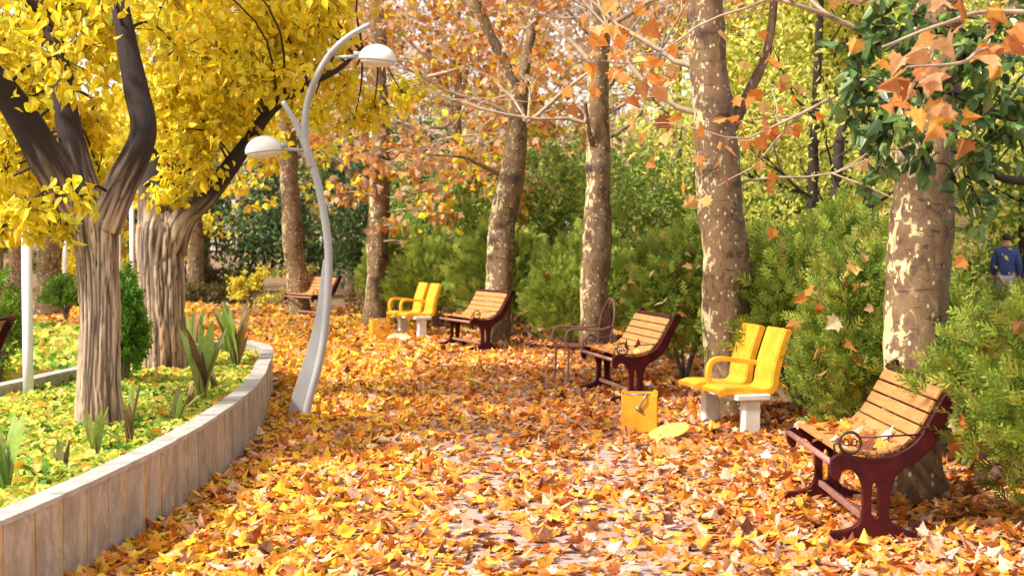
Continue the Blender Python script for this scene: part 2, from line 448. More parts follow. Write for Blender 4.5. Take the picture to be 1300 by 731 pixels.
# ---------------------------------------------------------------- setting
def pip(P, poly):
    x, y = P[:, 0], P[:, 1]; ins = np.zeros(len(P), bool); j = len(poly) - 1
    for i in range(len(poly)):
        xi, yi = poly[i]; xj, yj = poly[j]
        c = ((yi > y) != (yj > y)) & (x < (xj - xi) * (y - yi) / (yj - yi + 1e-12) + xi); ins ^= c; j = i
    return ins
def sheet(name, poly, z, mat, label, cat):
    g = Geo(); g.add([(x, y, z) for x, y in poly], list(range(len(poly))), [len(poly)])
    return tag(obj(name, g, mat), label, cat, kind='structure')

m, nt, b, out = newmat('leafy_soil'); co = coords(nt)
n1 = noise_n(nt, co, 9, 6, .7); n2 = noise_n(nt, co, 45, 4, .7)
c = ramp(nt, n2, [(.3, (.08, .045, .025)), (.5, (.28, .15, .06)), (.7, (.50, .28, .10))])
c = mix(nt, ramp(nt, n1, [(.4, (0,) * 3), (.6, (1,) * 3)]), c, (.13, .085, .05)); nt.links.new(c, b.inputs['Base Color'])
b.inputs['Roughness'].default_value = .95; bump(nt, b, n2, .8, .03); SOIL = m
sheet('ground', [(-300, -60), (300, -60), (300, 400), (-300, 400)], 0, SOIL, 'brown soil with rotting leaves under the trees', 'ground')

m, nt, b, out = newmat('pink_paving'); co = coords(nt, (1, 1, 1))
br = N(nt, 'ShaderNodeTexBrick'); br.inputs['Scale'].default_value = 1.0; br.inputs['Brick Width'].default_value = .4; br.inputs['Row Height'].default_value = .2
br.inputs['Mortar Size'].default_value = .008; br.inputs['Color1'].default_value = (.41, .31, .28, 1); br.inputs['Color2'].default_value = (.36, .28, .26, 1); br.inputs['Mortar'].default_value = (.28, .22, .19, 1)
nt.links.new(co, br.inputs['Vector']); n1 = noise_n(nt, co, 14, 5)
c = mix(nt, 1.0, br.outputs['Color'], ramp(nt, n1, [(.3, (.8, .78, .76)), (.7, (1.1, 1.1, 1.1))]), 'MULTIPLY'); nt.links.new(c, b.inputs['Base Color'])
b.inputs['Roughness'].default_value = .85; bump(nt, b, n1, .3, .004); PAVE = m
right_edge = [(3.3, -5), (3.1, 4), (2.75, 7), (2.45, 9), (2.3, 11), (2.0, 13), (1.6, 15.5), (1.1, 18), (.3, 21), (-1.1, 24.5), (-3.2, 29), (-6.5, 33), (-12, 38), (-20, 43)]
left_edge = [(-30, 33), (-16, 29), (-9, 25), (-5.6, 21), (-4.0, 18), (-3.2, 17.2), (-2.6, 15.8), (-2.3, 13.6), (-2.0, 11), (-1.98, 8.8), (-2.1, 6.5), (-2.5, 4), (-3.4, 1), (-4.5, -5)]
path_poly = [tuple(p) for p in smooth_path(right_edge, 50)] + [tuple(p) for p in smooth_path(left_edge, 50)]
sheet('path', path_poly, .008, PAVE, 'curving pink paved path strewn with fallen leaves', 'path')
side_poly = [(-5.2, 4), (-4.75, 9), (-4.55, 12), (-4.6, 14), (-5.3, 14.5), (-8, 13.4), (-14, 13), (-14, 4)]
sheet('side_path', side_poly, .006, PAVE, 'pale paved path left of the raised planter', 'path')

# planter ring -------------------------------------------------
outer = smooth_path([(-3.3, 2.0), (-2.75, 3.4), (-2.35, 4.8), (-2.18, 6), (-2.08, 7), (-2.0, 8.8), (-2.05, 10.9), (-2.18, 12.4), (-2.34, 13.6), (-2.5, 14.8), (-2.72, 15.9), (-3.05, 16.6), (-3.45, 16.7), (-3.72, 16.0), (-3.92, 14.8), (-4.06, 13.5), (-4.2, 12.2), (-4.4, 10.5), (-4.75, 8), (-5.3, 5), (-6, 2)], 420)
T = np.gradient(outer, axis=0); T /= np.linalg.norm(T, axis=1)[:, None]; NL = np.stack([-T[:, 1], T[:, 0]], -1)   # points inward (left of travel)
WT = .115; inner = outer + NL * WT; WH = .445
def ribbon(a, bpts, z0, z1, g, mat=0):
    """solid strip between two rails, bottom z0, top z1"""
    n = len(a); V = []
    for q, z in ((a, z0), (a, z1), (bpts, z1), (bpts, z0)): V.append(np.c_[q, np.full(n, z)])
    V = np.concatenate(V); fl = []
    for k in range(4):
        o0, o1 = k * n, ((k + 1) % 4) * n
        i = np.arange(n - 1); fl.append(np.stack([o0 + i, o0 + i + 1, o1 + i + 1, o1 + i], -1).reshape(-1))
    fl = list(np.concatenate(fl)); tot = [4] * (4 * (n - 1)); fl += [0, n, 2 * n, 3 * n, n - 1, 4 * n - 1, 3 * n - 1, 2 * n - 1]; tot += [4, 4]
    g.add(V, fl, tot, mat)
m, nt, b, out = newmat('planter_stone'); co = coords(nt, (1, 1, 1))
n1 = noise_n(nt, coords(nt, (1.6, 1.6, .8)), 4.5, 10, .75, .35); n2 = noise_n(nt, co, 60, 4)
c = ramp(nt, n1, [(.25, (.20, .17, .15)), (.48, (.35, .30, .26)), (.56, (.50, .43, .37)), (.62, (.33, .28, .24)), (.8, (.52, .46, .41))])
vo = N(nt, 'ShaderNodeTexVoronoi'); vo.inputs['Scale'].default_value = 2.1; nt.links.new(coords(nt, (1, 1, 0)), vo.inputs['Vector'])
sp = N(nt, 'ShaderNodeSeparateColor'); nt.links.new(vo.outputs['Color'], sp.inputs[0])
c = mix(nt, 1.0, c, ramp(nt, sp.outputs[0], [(0, (.82, .84, .88)), (1, (1.1, 1.05, .98))]), 'MULTIPLY')
nt.links.new(c, b.inputs['Base Color']); b.inputs['Roughness'].default_value = .6; bump(nt, b, n2, .3, .004); STONE = m
JOINT = simple('ochre_joint_mortar', (.60, .37, .14), .9, 0, .2, 12)
COPE = simple('pale_coping_stone', (.40, .375, .345), .7, 0, .32, 7, .4, 60)
pw = thing('planter_wall', 'low curved planter wall clad in grey brown stone slabs beside the path', 'wall')
g = Geo(); ribbon(outer + NL * .003, inner - NL * .003, -.02, WH - .028, g); obj('core', g, JOINT, pw)
g = Geo(); cope = Geo(); s = np.concatenate([[0], np.cumsum(np.linalg.norm(np.diff(outer, axis=0), axis=1))])
step = .30; gap = .026; k = 0
while (k + 1) * step < s[-1]:
    q = np.linspace(k * step + gap / 2, (k + 1) * step - gap / 2, 5)
    f = lambda arr: np.stack([np.interp(q, s, arr[:, 0]), np.interp(q, s, arr[:, 1])], -1)
    ji = rng.normal() * .002
    ribbon(f(outer + NL * ji), f(outer + NL * .02), -.02, WH - .027, g); ribbon(f(inner - NL * .02), f(inner - NL * ji), -.02, WH - .027, g)
    q = np.linspace(k * step + .002, (k + 1) * step - .002, 5)
    z = rng.normal() * .0015
    ribbon(f(outer - NL * (.008 + rng.uniform(0, .003))), f(inner + NL * .008), WH - .026, WH + z, cope); k += 1
obj('cladding', g, STONE, pw); obj('coping', cope, COPE, pw)

bed_poly = [tuple(p) for p in inner]
BEDZ = .27
sheet('planter_soil', bed_poly, BEDZ, SOIL, 'dark soil filling the raised stone planter', 'soil')

def hills(x, y, s=1.0): return np.array([noise.noise(Vector((a * s, b * s, 3.1))) for a, b in zip(x, y)])
def groundcover(name, poly, dens, z0, size, label, amp=.05, cols=None, wts=None):
    A = np.array(poly); lo, hi = A.min(0), A.max(0); m = int((hi - lo).prod() * dens)
    P = rng.uniform(lo, hi, (m, 2)); P = P[pip(P, poly)]; m = len(P)
    h = hills(P[:, 0], P[:, 1], 2.2) * amp + hills(P[:, 0], P[:, 1], 7.) * amp * .8
    z = z0 + h + rng.uniform(0, 1, m) ** .6 * .07
    g = Geo(); R3 = flatrots(m, .8)
    patch = hills(P[:, 0], P[:, 1], 1.3)
    c = pal(m, [(.74, .72, .10), (.58, .68, .09), (.86, .80, .20), (.24, .42, .06), (.09, .20, .03)], [4, 3, 3.4, 1.3, .8])
    c2 = pal(m, [(.20, .40, .05), (.36, .52, .06), (.10, .26, .035)]); pk = (patch + rng.normal(size=m) * .25) > .30; c[pk] = c2[pk]
    c3 = pal(m, [(.80, .50, .05), (.72, .36, .05), (.85, .66, .2)]); pk = rng.uniform(size=m) < .05; c[pk] = c3[pk]
    g.scatter(ROUND, np.c_[P, z], R3, (size * rng.uniform(.6, 1.3, m) * np.where(pk, 1.5, 1))[:, None], c)
    return tag(obj(name, g, LEAF), label, 'ground cover', kind='stuff')
vis = [p for p in bed_poly]
groundcover('ground_cover', [(x, y) for x, y in bed_poly if y > 4.9], 3600, BEDZ + .02, .042, 'yellow green leafy ground cover filling the raised planter')
bed2 = [(-4.6, 15.2), (-4.4, 17.5), (-5.0, 19.5), (-6.4, 22.5), (-9, 26), (-16, 30), (-22, 30), (-22, 15), (-9, 14.2), (-6, 14.9)]
groundcover('ground_cover', bed2, 260, .10, .10, 'yellow green ground cover in the flat bed behind the planter', .06)

# fallen leaves ---------------------------------------------------
def litter(name, P, z, size, label, tilt=.35, warm=None, mat=LITTER):
    m = len(P); g = Geo()
    cols = [(.76, .25, .03), (.80, .36, .045), (.74, .42, .26), (.80, .57, .43), (.42, .11, .02), (.18, .055, .022), (.84, .50, .08), (.74, .31, .13)]
    c = pal(m, cols, [5.2, 4.6, 3.2, 2.4, 2.6, 1.8, 1.8, 3.4], .15)
    if warm is not None:
        cy_ = pal(m, [(.86, .54, .04), (.84, .42, .04), (.80, .60, .10), (.66, .22, .03)], [3.4, 3, 1, 1.8]); pk = rng.uniform(size=m) < warm; c[pk] = cy_[pk]
    R3 = flatrots(m, tilt); S = size * rng.uniform(.45, 1.5, m); half = rng.uniform(size=m) < .5
    P3 = np.c_[P, z]; ch = rng.uniform(size=m) < .12; R3[ch] = rots(int(ch.sum()), -.2, .3)   # a few stand curled on edge
    asp = np.stack([S * rng.uniform(.7, 1.05, m), S, S * rng.uniform(.2, 1.25, m)], -1)
    g.scatter(MAPLE, P3[half], R3[half], asp[half], c[half]); g.scatter(MAPLE2, P3[~half], R3[~half], asp[~half], c[~half])
    return tag(obj(name, g, mat), label, 'fallen leaves', kind='stuff')
wide = [tuple(p) for p in smooth_path([(x + .75, y) for x, y in right_edge], 50)] + [tuple(p) for p in smooth_path(left_edge, 50)]
def inpath(P): return pip(P, wide)
blocks = []
for (x0, x1, y0, y1, dens) in [(-3, 4, 5.2, 9.5, 1000), (-3, 3.6, 9.5, 14.5, 850), (-4.2, 3.2, 14.5, 19, 560), (-10, 2.5, 19, 26, 260), (-22, 1, 26, 42, 90)]:
    n = int((x1 - x0) * (y1 - y0) * dens); P = rng.uniform((x0, y0), (x1, y1), (n, 2)); P = P[inpath(P)]
    # bare patches along the middle of the path, thick drifts at the edges
    d = np.array([noise.noise(Vector((a * .55, b * .35, 0))) + .55 * noise.noise(Vector((a * 1.9, b * 1.3, 5))) for a, b in P])
    mid = np.exp(-((P[:, 0] - (.25 - .05 * (P[:, 1] - 8))) / 1.25) ** 2) * np.clip((18 - P[:, 1]) / 6, 0, 1)
    keep = rng.uniform(size=len(P)) < np.clip(1.0 - mid * (.68 + .9 * d), .24, 1)
    blocks.append(P[keep])
P = np.concatenate(blocks); m_ = len(P)
P = P[~((np.abs(P[:, 0] + 1.88) < .10) & (np.abs(P[:, 1] - 13) < .1))]; m_ = len(P)
edge = np.clip(np.abs(P[:, 0] - .1) / 2.6, 0, 1) ** 3
z = .014 + rng.uniform(0, 1, m_) ** 1.5 * (.022 + .035 * edge)
lw = np.clip((-P[:, 0] + .2) / 2.4, 0, 1) * .62
sz = .070 * (1 + np.clip((P[:, 1] - 14) / 20, 0, 1) * .7)
litter('fallen_leaves', P, z, sz, 'orange and yellow fallen leaves carpeting the path', .27, lw)
# leaf litter under the hedge and off the path
P = rng.uniform((-14, 5), (12, 34), (26000, 2)); q = ~inpath(P) & ~pip(P, bed2) & ~pip(P, bed_poly) & (P[:, 0] > -26 + P[:, 1] * .2); P = P[q & ((P[:, 0] > 0) | (P[:, 1] > 17))]
litter('hedge_litter', P, .01 + rng.uniform(0, .05, len(P)), .12, 'sparse brown orange leaves on the soil under the hedge', .4)
P = rng.uniform((-14, 5), (-4.4, 14.4), (2600, 2)); P = P[pip(P, side_poly)]
litter('fallen_leaves', P, .012 + rng.uniform(0, .03, len(P)), .10, 'scattered orange leaves on the side path left of the planter', .3)

# ---------------------------------------------------------------- left yellow trees
def dpath(pts, n): return smooth_path([D(*p) for p in pts], n)
def yellow_tree(label, base, trunk_pts, trunk_r, limbs, clumps, dark, seed, size, nleaf):
    root = thing('yellow_leaved_tree', label, 'tree', base)
    o = np.array(base)
    g = Geo(); tp = dpath(trunk_pts, 130); tr = np.interp(np.linspace(0, 1, 130), np.linspace(0, 1, len(trunk_r)), trunk_r)
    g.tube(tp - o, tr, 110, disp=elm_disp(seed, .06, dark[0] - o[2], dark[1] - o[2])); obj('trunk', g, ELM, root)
    paths = [tp[60:]]
    for lp, lr in limbs:
        g = Geo(); q = dpath(lp, 70); rr = np.interp(np.linspace(0, 1, 70), np.linspace(0, 1, len(lr)), lr)
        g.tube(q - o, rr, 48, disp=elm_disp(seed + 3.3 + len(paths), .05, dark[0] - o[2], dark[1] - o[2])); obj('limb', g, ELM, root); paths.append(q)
    g = Geo()
    for (px, py, Y, rx, rz, n) in clumps:
        c = D(px, py, Y); clump(g, c - o, (rx, rx, rz), int(n * nleaf), size, YELLOWS, YW, OVAL, nearest(paths[1:], c) - o, .9, .014, 12)
    obj('crown', g, [DARKBARK, LEAF], root)
    return root
def auto_clumps(poly, Y0, Y1, n, r0, r1, cnt):
    A = np.array(poly, float); out = []
    while len(out) < n:
        p = rng.uniform(A.min(0), A.max(0), (1, 2))
        if pip(p, poly)[0]: out.append((p[0, 0], p[0, 1], rng.uniform(max(Y0, 13.8) if p[0, 0] > 290 and Y0 > 12 else Y0, Y1), *[rng.uniform(r0, r1)] * 2, cnt))
    return out
b1 = D(128, 556, 10.0)
cl = auto_clumps([(-160, -320), (340, -330), (250, 20), (215, 60), (205, 90), (170, 40), (90, 60), (40, 150), (-10, 250), (-160, 280)], 9.2, 11.8, 34, .26, .42, 150)
cl += [(30, 265, 9.7, .22, .16, 120), (70, 285, 9.9, .16, .12, 60), (-20, 240, 10, .3, .3, 150), (15, 185, 10.3, .25, .25, 120), (100, 245, 9.6, .16, .12, 60), (225, 60, 10.5, .3, .3, 150), (20, 30, 10.4, .35, .35, 220), (110, 60, 10.8, .3, .35, 190), (110, 150, 11.2, .25, .3, 130), (10, 60, 9.8, .3, .3, 160), (215, -10, 10, .35, .3, 200), (5, 215, 10.5, .3, .28, 190), (55, 250, 10.9, .28, .25, 160), (100, 170, 11, .25, .3, 150), (40, 110, 10.9, .3, .3, 180), (125, 215, 11.3, .22, .25, 130), (115, 10, 10.6, .25, .3, 150), (0, 290, 9.9, .16, .1, 60), (60, 290, 10.6, .2, .14, 80)]
yellow_tree('yellow leaved tree with forked, deeply fissured trunk, the nearer one in the planter', b1,
    [(128, 575, 10), (127, 540, 10), (125, 480, 10), (126, 400, 10), (124, 330, 10), (122, 280, 10), (126, 258, 10)], [.215, .175, .152, .148, .15, .170, .11],
    [([(112, 290, 10.02), (60, 205, 9.9), (20, 135, 9.75), (-30, 75, 9.6), (-90, 10, 9.5), (-140, -80, 9.4)], [.12, .13, .105, .09, .06, .04]),
     ([(120, 275, 10.06), (100, 215, 10.2), (85, 150, 10.3), (75, 70, 10.4), (55, 20, 10.5), (30, -50, 10.6), (20, -170, 10.7)], [.11, .105, .09, .08, .06, .05, .03]),
     ([(132, 290, 9.97), (152, 240, 9.95), (182, 172, 9.9), (172, 110, 9.95), (160, 50, 10), (152, -20, 10.1), (170, -150, 10.2)], [.12, .115, .09, .085, .07, .055, .03]),
     ([(60, 15, 10.5), (30, 0, 10.4), (-10, -30, 10.3)], [.045, .04, .03])],
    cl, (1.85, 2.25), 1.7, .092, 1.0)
b2 = D(208, 488, 14.1)
cl = auto_clumps([(150, -330), (560, -320), (470, -60), (440, 20), (400, 60), (380, 110), (310, 150), (270, 190), (215, 200), (190, 100)], 12.2, 16, 62, .34, .55, 190)
cl += [(215, 235, 13.8, .25, .2, 120), (240, 215, 13.6, .3, .25, 150), (262, 180, 13.6, .3, .25, 150), (225, 165, 13.8, .35, .3, 200), (290, 150, 13.9, .35, .3, 220), (195, 245, 14.4, .25, .2, 90), (300, 110, 13.4, .35, .3, 220), (340, 95, 13.8, .4, .35, 260), (350, 45, 14, .45, .4, 300), (400, 30, 14.3, .4, .35, 240), (415, 90, 14.6, .35, .25, 150), (395, 140, 15, .35, .25, 130), (250, 100, 14, .45, .4, 300), (330, 10, 14, .45, .4, 300), (430, 120, 15.2, .3, .2, 100), (475, 135, 15.4, .35, .22, 120), (510, 118, 15.6, .3, .2, 90), (450, 150, 15.5, .3, .2, 80), (240, 30, 13.2, .4, .4, 240), (255, 70, 13.3, .35, .35, 220), (205, 110, 13.4, .3, .35, 200), (215, 165, 13.3, .25, .25, 130)]
yellow_tree('thick trunked yellow leaved tree with a long side limb reaching toward the street lamp', b2,
    [(209, 505, 14.1), (209, 470, 14.1), (208, 430, 14.1), (206, 380, 14.1), (204, 330, 14.1), (205, 290, 14.1), (206, 268, 14.1)], [.29, .235, .225, .225, .235, .25, .15],
    [([(216, 318, 14.1), (234, 274, 14.0), (262, 250, 13.9), (290, 215, 13.8), (312, 185, 13.8), (345, 140, 13.9), (385, 112, 14), (430, 88, 14.2), (460, 60, 14.4)], [.16, .135, .105, .085, .07, .05, .035, .025, .015]),
     ([(200, 315, 14.1), (196, 255, 14.1), (196, 190, 14.2), (200, 110, 14.3), (215, 20, 14.4), (220, -100, 14.5)], [.20, .17, .13, .10, .07, .04]),
     ([(212, 300, 14.15), (222, 250, 14.3), (232, 200, 14.5), (262, 130, 14.7), (305, 60, 14.9), (340, 0, 15), (370, -100, 15.2)], [.15, .13, .11, .09, .065, .05, .03])],
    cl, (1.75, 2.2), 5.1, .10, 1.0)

# ---------------------------------------------------------------- plane trees of the right row
def plane_tree(label, base, pts, radii, limbs, growers, seed, cols=PINKS, leaf=.12, per=3, group='plane trees in a row behind the benches', sides=40, extra=()):
    o = np.array(base, float); root = thing('plane_tree', label, 'tree', base, group=group)
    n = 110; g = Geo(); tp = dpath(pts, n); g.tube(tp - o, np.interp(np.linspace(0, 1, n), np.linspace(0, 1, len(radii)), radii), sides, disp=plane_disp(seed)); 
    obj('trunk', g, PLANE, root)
    for lp, lr in limbs:
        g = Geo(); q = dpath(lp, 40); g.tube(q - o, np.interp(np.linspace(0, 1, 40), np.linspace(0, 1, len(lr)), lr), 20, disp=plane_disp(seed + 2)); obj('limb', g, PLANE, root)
    g = Geo(); tips = []
    for (p, d, L, r, lvl) in growers: grow(g, p - o, d, L, r, lvl, tips, 0, (3, 4), 1.0, .1)
    leaves_at(g, tips, per, leaf, cols, None, MAPLE, .14, .7, 1)
    for (px, py, Y, rr_, n_) in extra: c = D(px, py, Y); clump(g, c - o, (rr_, rr_, rr_ * .7), n_, leaf, cols, None, MAPLE, nearest([tp[30:]], c) - o, .7, .02, 8)
    obj('crown', g, [PALETWIG, LEAF], root)
    return root
def gr(lst):
    return [(D(px, py, Y), d, L, r, lvl) for (px, py, Y, d, L, r, lvl) in lst]
MIXO = PINKS + ORANGES
plane_tree('thick mottled plane tree trunk directly behind the nearest red bench', D(1158, 640, 8.9),
    [(1152, 655, 8.9), (1155, 560, 8.9), (1160, 470, 8.9), (1165, 380, 8.9), (1168, 300, 8.9), (1176, 200, 8.9), (1184, 100, 8.9), (1190, 0, 8.9), (1200, -150, 8.9)],
    [.235, .195, .18, .19, .195, .19, .17, .15, .12], [([(1180, 130, 8.9), (1230, 60, 8.6), (1300, 0, 8.4)], [.06, .045, .03])],
    gr([(1185, 90, 8.9, (-.7, -.5, .25), 1.4, .03, 2), (1188, 10, 8.9, (.3, -1, .1), 1.6, .03, 2), (1190, -30, 8.9, (-1, .2, .5), 1.8, .03, 2), (1195, -120, 8.9, (.6, .5, .6), 1.8, .03, 2), (1184, 110, 8.9, (-.9, .1, .15), 1.3, .02, 1)]), 2.1, ORANGES, .095, 3)
plane_tree('tall plane tree with cream patches behind the near yellow chairs', D(920, 530, 13.0),
    [(922, 545, 13.), (920, 500, 13.), (920, 430, 13), (921, 350, 13), (914, 260, 13), (908, 180, 13), (900, 100, 13), (896, 20, 13), (892, -80, 13), (895, -220, 13)],
    [.24, .205, .20, .215, .20, .19, .165, .15, .13, .09], [([(912, 190, 13), (950, 120, 13.2), (975, 60, 13.3), (985, -30, 13.4)], [.07, .05, .04, .03])],
    gr([(905, 150, 13, (-1, -.1, .25), 2.0, .03, 2), (900, 90, 13, (-.9, .3, .5), 2.0, .03, 2), (915, 240, 13, (.9, -.3, .5), 1.6, .018, 1), (897, 10, 13, (.8, -.4, .5), 2.2, .035, 3), (895, -60, 13, (-.6, -.8, .4), 2.2, .035, 3), (893, -120, 13, (.4, .8, .6), 2.2, .035, 3)]), 7.7, MIXO, .095, 3)
plane_tree('slim straight plane tree behind the pink metal armchair', D(755, 460, 18.9),
    [(756, 470, 18.9), (753, 430, 18.9), (755, 360, 18.9), (758, 300, 18.9), (760, 220, 18.9), (759, 140, 18.9), (760, 60, 18.9), (764, 0, 18.9), (768, -150, 18.9)],
    [.20, .175, .175, .18, .17, .155, .15, .13, .09], [([(757, 190, 18.9), (748, 170, 18.7), (742, 130, 18.6)], [.05, .04, .03])],
    gr([(756, 160, 18.9, (-1, -.2, .2), 2.4, .03, 2), (761, 150, 18.9, (1, -.2, .35), 2.2, .03, 2), (760, 90, 18.9, (-.8, .4, .5), 2.6, .04, 3), (762, 40, 18.9, (.8, -.6, .5), 2.6, .04, 3), (765, -60, 18.9, (-.5, -.7, .6), 2.8, .04, 3)]), 4.4, MIXO, .11, 1)
plane_tree('plane tree forking in two above the third red bench', D(632, 437, 22.2),
    [(628, 445, 22.2), (632, 400, 22.2), (636, 340, 22.2), (638, 280, 22.2), (650, 225, 22.2), (656, 170, 22.2), (660, 110, 22.2)],
    [.22, .195, .21, .205, .19, .16, .13], [([(658, 125, 22.2), (640, 80, 22.2), (620, 40, 22.1), (603, -5, 22), (590, -80, 22)], [.10, .09, .08, .07, .05]), ([(659, 125, 22.2), (668, 70, 22.3), (680, 10, 22.4), (690, -80, 22.5)], [.11, .09, .08, .05]),
     ([(636, 222, 22.2), (606, 208, 22), (588, 200, 21.9), (540, 196, 21.8)], [.045, .03, .022, .015])],
    gr([(655, 165, 22.2, (1, -.3, .35), 2.6, .04, 3), (655, 150, 22.1, (-.9, -.6, .35), 2.4, .035, 3), (615, 20, 22.1, (-1, -.4, .4), 2.6, .04, 3), (675, 30, 22.3, (.7, -.5, .5), 2.8, .04, 3), (600, -30, 22.1, (-.4, .7, .4), 2.6, .04, 3)]), 9.1, MIXO, .12, 2)
plane_tree('tall dark barked plane tree beside the far yellow bin', D(478, 415, 26.6),
    [(474, 422, 26.6), (477, 380, 26.6), (479, 320, 26.6), (481, 250, 26.6), (482, 180, 26.6), (480, 100, 26.6), (478, 0, 26.6), (475, -120, 26.6)],
    [.24, .20, .205, .205, .185, .16, .14, .1], [],
    gr([(483, 200, 26.6, (1, -.1, .0), 2.6, .045, 3), (483, 165, 26.6, (1, .3, .1), 2.6, .045, 3), (480, 110, 26.6, (1, -.1, .4), 2.6, .045, 3), (480, 50, 26.6, (-.8, .5, .5), 2.6, .045, 3), (484, 240, 26.6, (1, -.2, -.1), 2.0, .03, 2)]), 3.2, ORANGES + YELLOWS[:2] + PINKS[:2], .12, 4, extra=[(505, 215, 26, .5, 70), (540, 250, 26, .5, 70), (520, 180, 26.2, .5, 70), (565, 275, 25.8, .4, 60), (500, 285, 26, .35, 40), (450, 190, 26.2, .4, 50), (430, 245, 26.4, .4, 50), (555, 210, 25.6, .5, 60), (580, 190, 25.6, .4, 40), (460, 240, 25.8, .35, 40), (520, 310, 25.8, .3, 30), (410, 160, 26.4, .5, 50)])
plane_tree('leaning plane tree with pale flaking side behind the street lamp', D(378, 402, 30.),
    [(382, 408, 30.), (380, 380, 30), (374, 320, 30), (368, 250, 30), (364, 180, 30), (360, 100, 30), (355, 0, 30)],
    [.26, .22, .215, .20, .19, .16, .12], [],
    gr([(366, 200, 30, (-.8, -.5, .4), 3.0, .05, 3), (364, 170, 30, (.9, -.5, .3), 3.0, .05, 3), (360, 90, 30, (.7, -.4, .6), 3, .05, 3)]), 6.1, ORANGES + YELLOWS[:2], .13, 3)
plane_tree('stout brown tree trunk seen just beside the thick yellow tree', D(247, 384, 37.),
    [(247, 390, 37), (248, 360, 37), (248, 320, 37), (246, 260, 37), (244, 180, 37)], [.26, .22, .21, .2, .17], [],
    gr([(246, 280, 37, (-.8, -.3, .6), 3.0, .05, 3), (246, 240, 37, (.9, -.3, .6), 3.0, .05, 3)]), 8.1, YELLOWS + ORANGES[:1], .2, 2, 'plane trees left of the path')
plane_tree('broad grey brown trunk standing behind the white pole', D(62, 388, 24.),
    [(62, 398, 24), (61, 370, 24), (62, 340, 24), (64, 310, 24), (62, 260, 24), (60, 160, 24)], [.28, .22, .2, .22, .2, .15], [],
    gr([(62, 300, 24, (-.8, -.3, .6), 2.6, .05, 3), (62, 270, 24, (.9, -.3, .6), 2.6, .05, 3), (61, 200, 24, (.1, -.8, .6), 2.6, .05, 3)]), 1.1, YELLOWS, .13, 4, 'plane trees left of the path')

FT = [o_ for o_ in bpy.data.objects if o_.get('label', '').startswith('broad grey brown trunk')][0]
for x, y, rz, lab in [(-9.9, 27, 1, 'grey brown trunk nearest the left edge beyond the flat bed'), (-13.2, 38, 2.5, 'grey brown trunk deep in the shade at the left edge'), (-12.1, 35, 4, 'distant grey brown trunk between the white poles'), (-10.6, 41, 5, 'distant trunk left of the stout brown one')]:
    dup(FT, (x, y, 0), rz, lab, None)
# near orange leaves and glossy green branch over the trunk at top right
et = thing('evergreen_tree', 'dark green glossy leaved tree reaching in from the right over the mottled trunk', 'tree', (3.7, 7.9, 0))
o = np.array([3.7, 7.9, 0]); g = Geo(); tk = smooth_path([(0, 0, -.05), (.05, 0, 1.2), (-.05, .05, 2.4), (.0, 0, 3.6), (.05, .1, 4.6)], 40); g.tube(tk, np.linspace(.10, .05, 40), 14, disp=plane_disp(5.5)); obj('trunk', g, DARKBARK, et)
g = Geo(); apath = [tk[12:] + o]
for pts in ([(3.7, 7.9, 2.3), D(1290, 150, 7.6), D(1200, 115, 7.2), D(1130, 110, 7.1)], [(3.7, 7.9, 2.6), D(1290, 60, 7.6), D(1190, 40, 7.3), D(1100, 60, 7.2)], [(3.7, 7.9, 2.0), D(1300, 230, 7.6), D(1250, 215, 7.4), D(1215, 235, 7.4)]):
    q = smooth_path(pts, 20); g.tube(q - o, np.linspace(.035, .008, 20), 6, 0); apath.append(q)
GL = [(.08, .16, .04), (.12, .22, .05), (.22, .32, .07), (.05, .10, .035)]
for (px, py, Y, r, n) in [(1120, 130, 7.1, .13, 55), (1090, 95, 7.2, .12, 45), (1100, 60, 7.2, .12, 40), (1150, 125, 7.1, .12, 50), (1130, 190, 7.1, .11, 38), (1190, 120, 7.2, .12, 40), (1250, 105, 7.4, .15, 60), (1240, 165, 7.4, .14, 60), (1285, 130, 7.4, .15, 60), (1255, 200, 7.4, .13, 50), (1235, 250, 7.4, .10, 26), (1215, 215, 7.4, .09, 22), (1150, 40, 7.2, .12, 38), (1200, 30, 7.3, .13, 40), (1265, 40, 7.4, .15, 60), (1225, 60, 7.0, .13, 60), (1160, 60, 6.9, .12, 50), (1255, 75, 7.0, .14, 60), (1110, 225, 7.15, .08, 14), (1075, 60, 7.2, .08, 16), (1290, 180, 7.4, .15, 60), (1170, 175, 7.1, .08, 22), (1310, 20, 7.4, .2, 80), (1100, 150, 7.1, .1, 34), (1085, 120, 7.1, .1, 30), (1150, 165, 7.0, .11, 44), (1180, 210, 7.1, .09, 26), (1110, 190, 7.1, .09, 30), (1140, 90, 7.1, .12, 50), (1120, 30, 7.2, .12, 44), (1230, 200, 7.2, .12, 44), (1215, 150, 7.1, .12, 44), (1245, 130, 7.2, .13, 50), (1165, 20, 7.2, .12, 44), (1235, 285, 7.4, .08, 20), (1105, 240, 7.1, .06, 10), (1245, 265, 7.4, .08, 18)]:
    c = D(px, py, Y); clump(g, c - o, r * 1.1, int(n * .62), .088, GL, [2, 3, 2, 2], OVAL, nearest(apath[1:], c) - o, .6, .006, 6)
for k in range(26):
    c = o + np.array([rng.uniform(-.8, 1.2), rng.uniform(-.9, .9), rng.uniform(2.9, 4.8)]); clump(g, c - o, .3, 60, .075, GL, None, OVAL, nearest(apath[:1], c) - o, .6, .01, 6)
obj('crown', g, [DARKBARK, GREENLEAF], et)
og = thing('plane_tree', 'young plane tree at the right edge holding large curled orange leaves', 'tree', (3.35, 6.3, 0))
o = np.array([3.35, 6.3, 0]); g = Geo(); tk = smooth_path([(0, 0, -.05), (.02, 0, 1.5), (.0, .03, 2.8), (-.1, 0, 3.8)], 30); g.tube(tk, np.linspace(.05, .02, 30), 10); obj('trunk', g, PALETWIG, og)
g = Geo(); ap = []
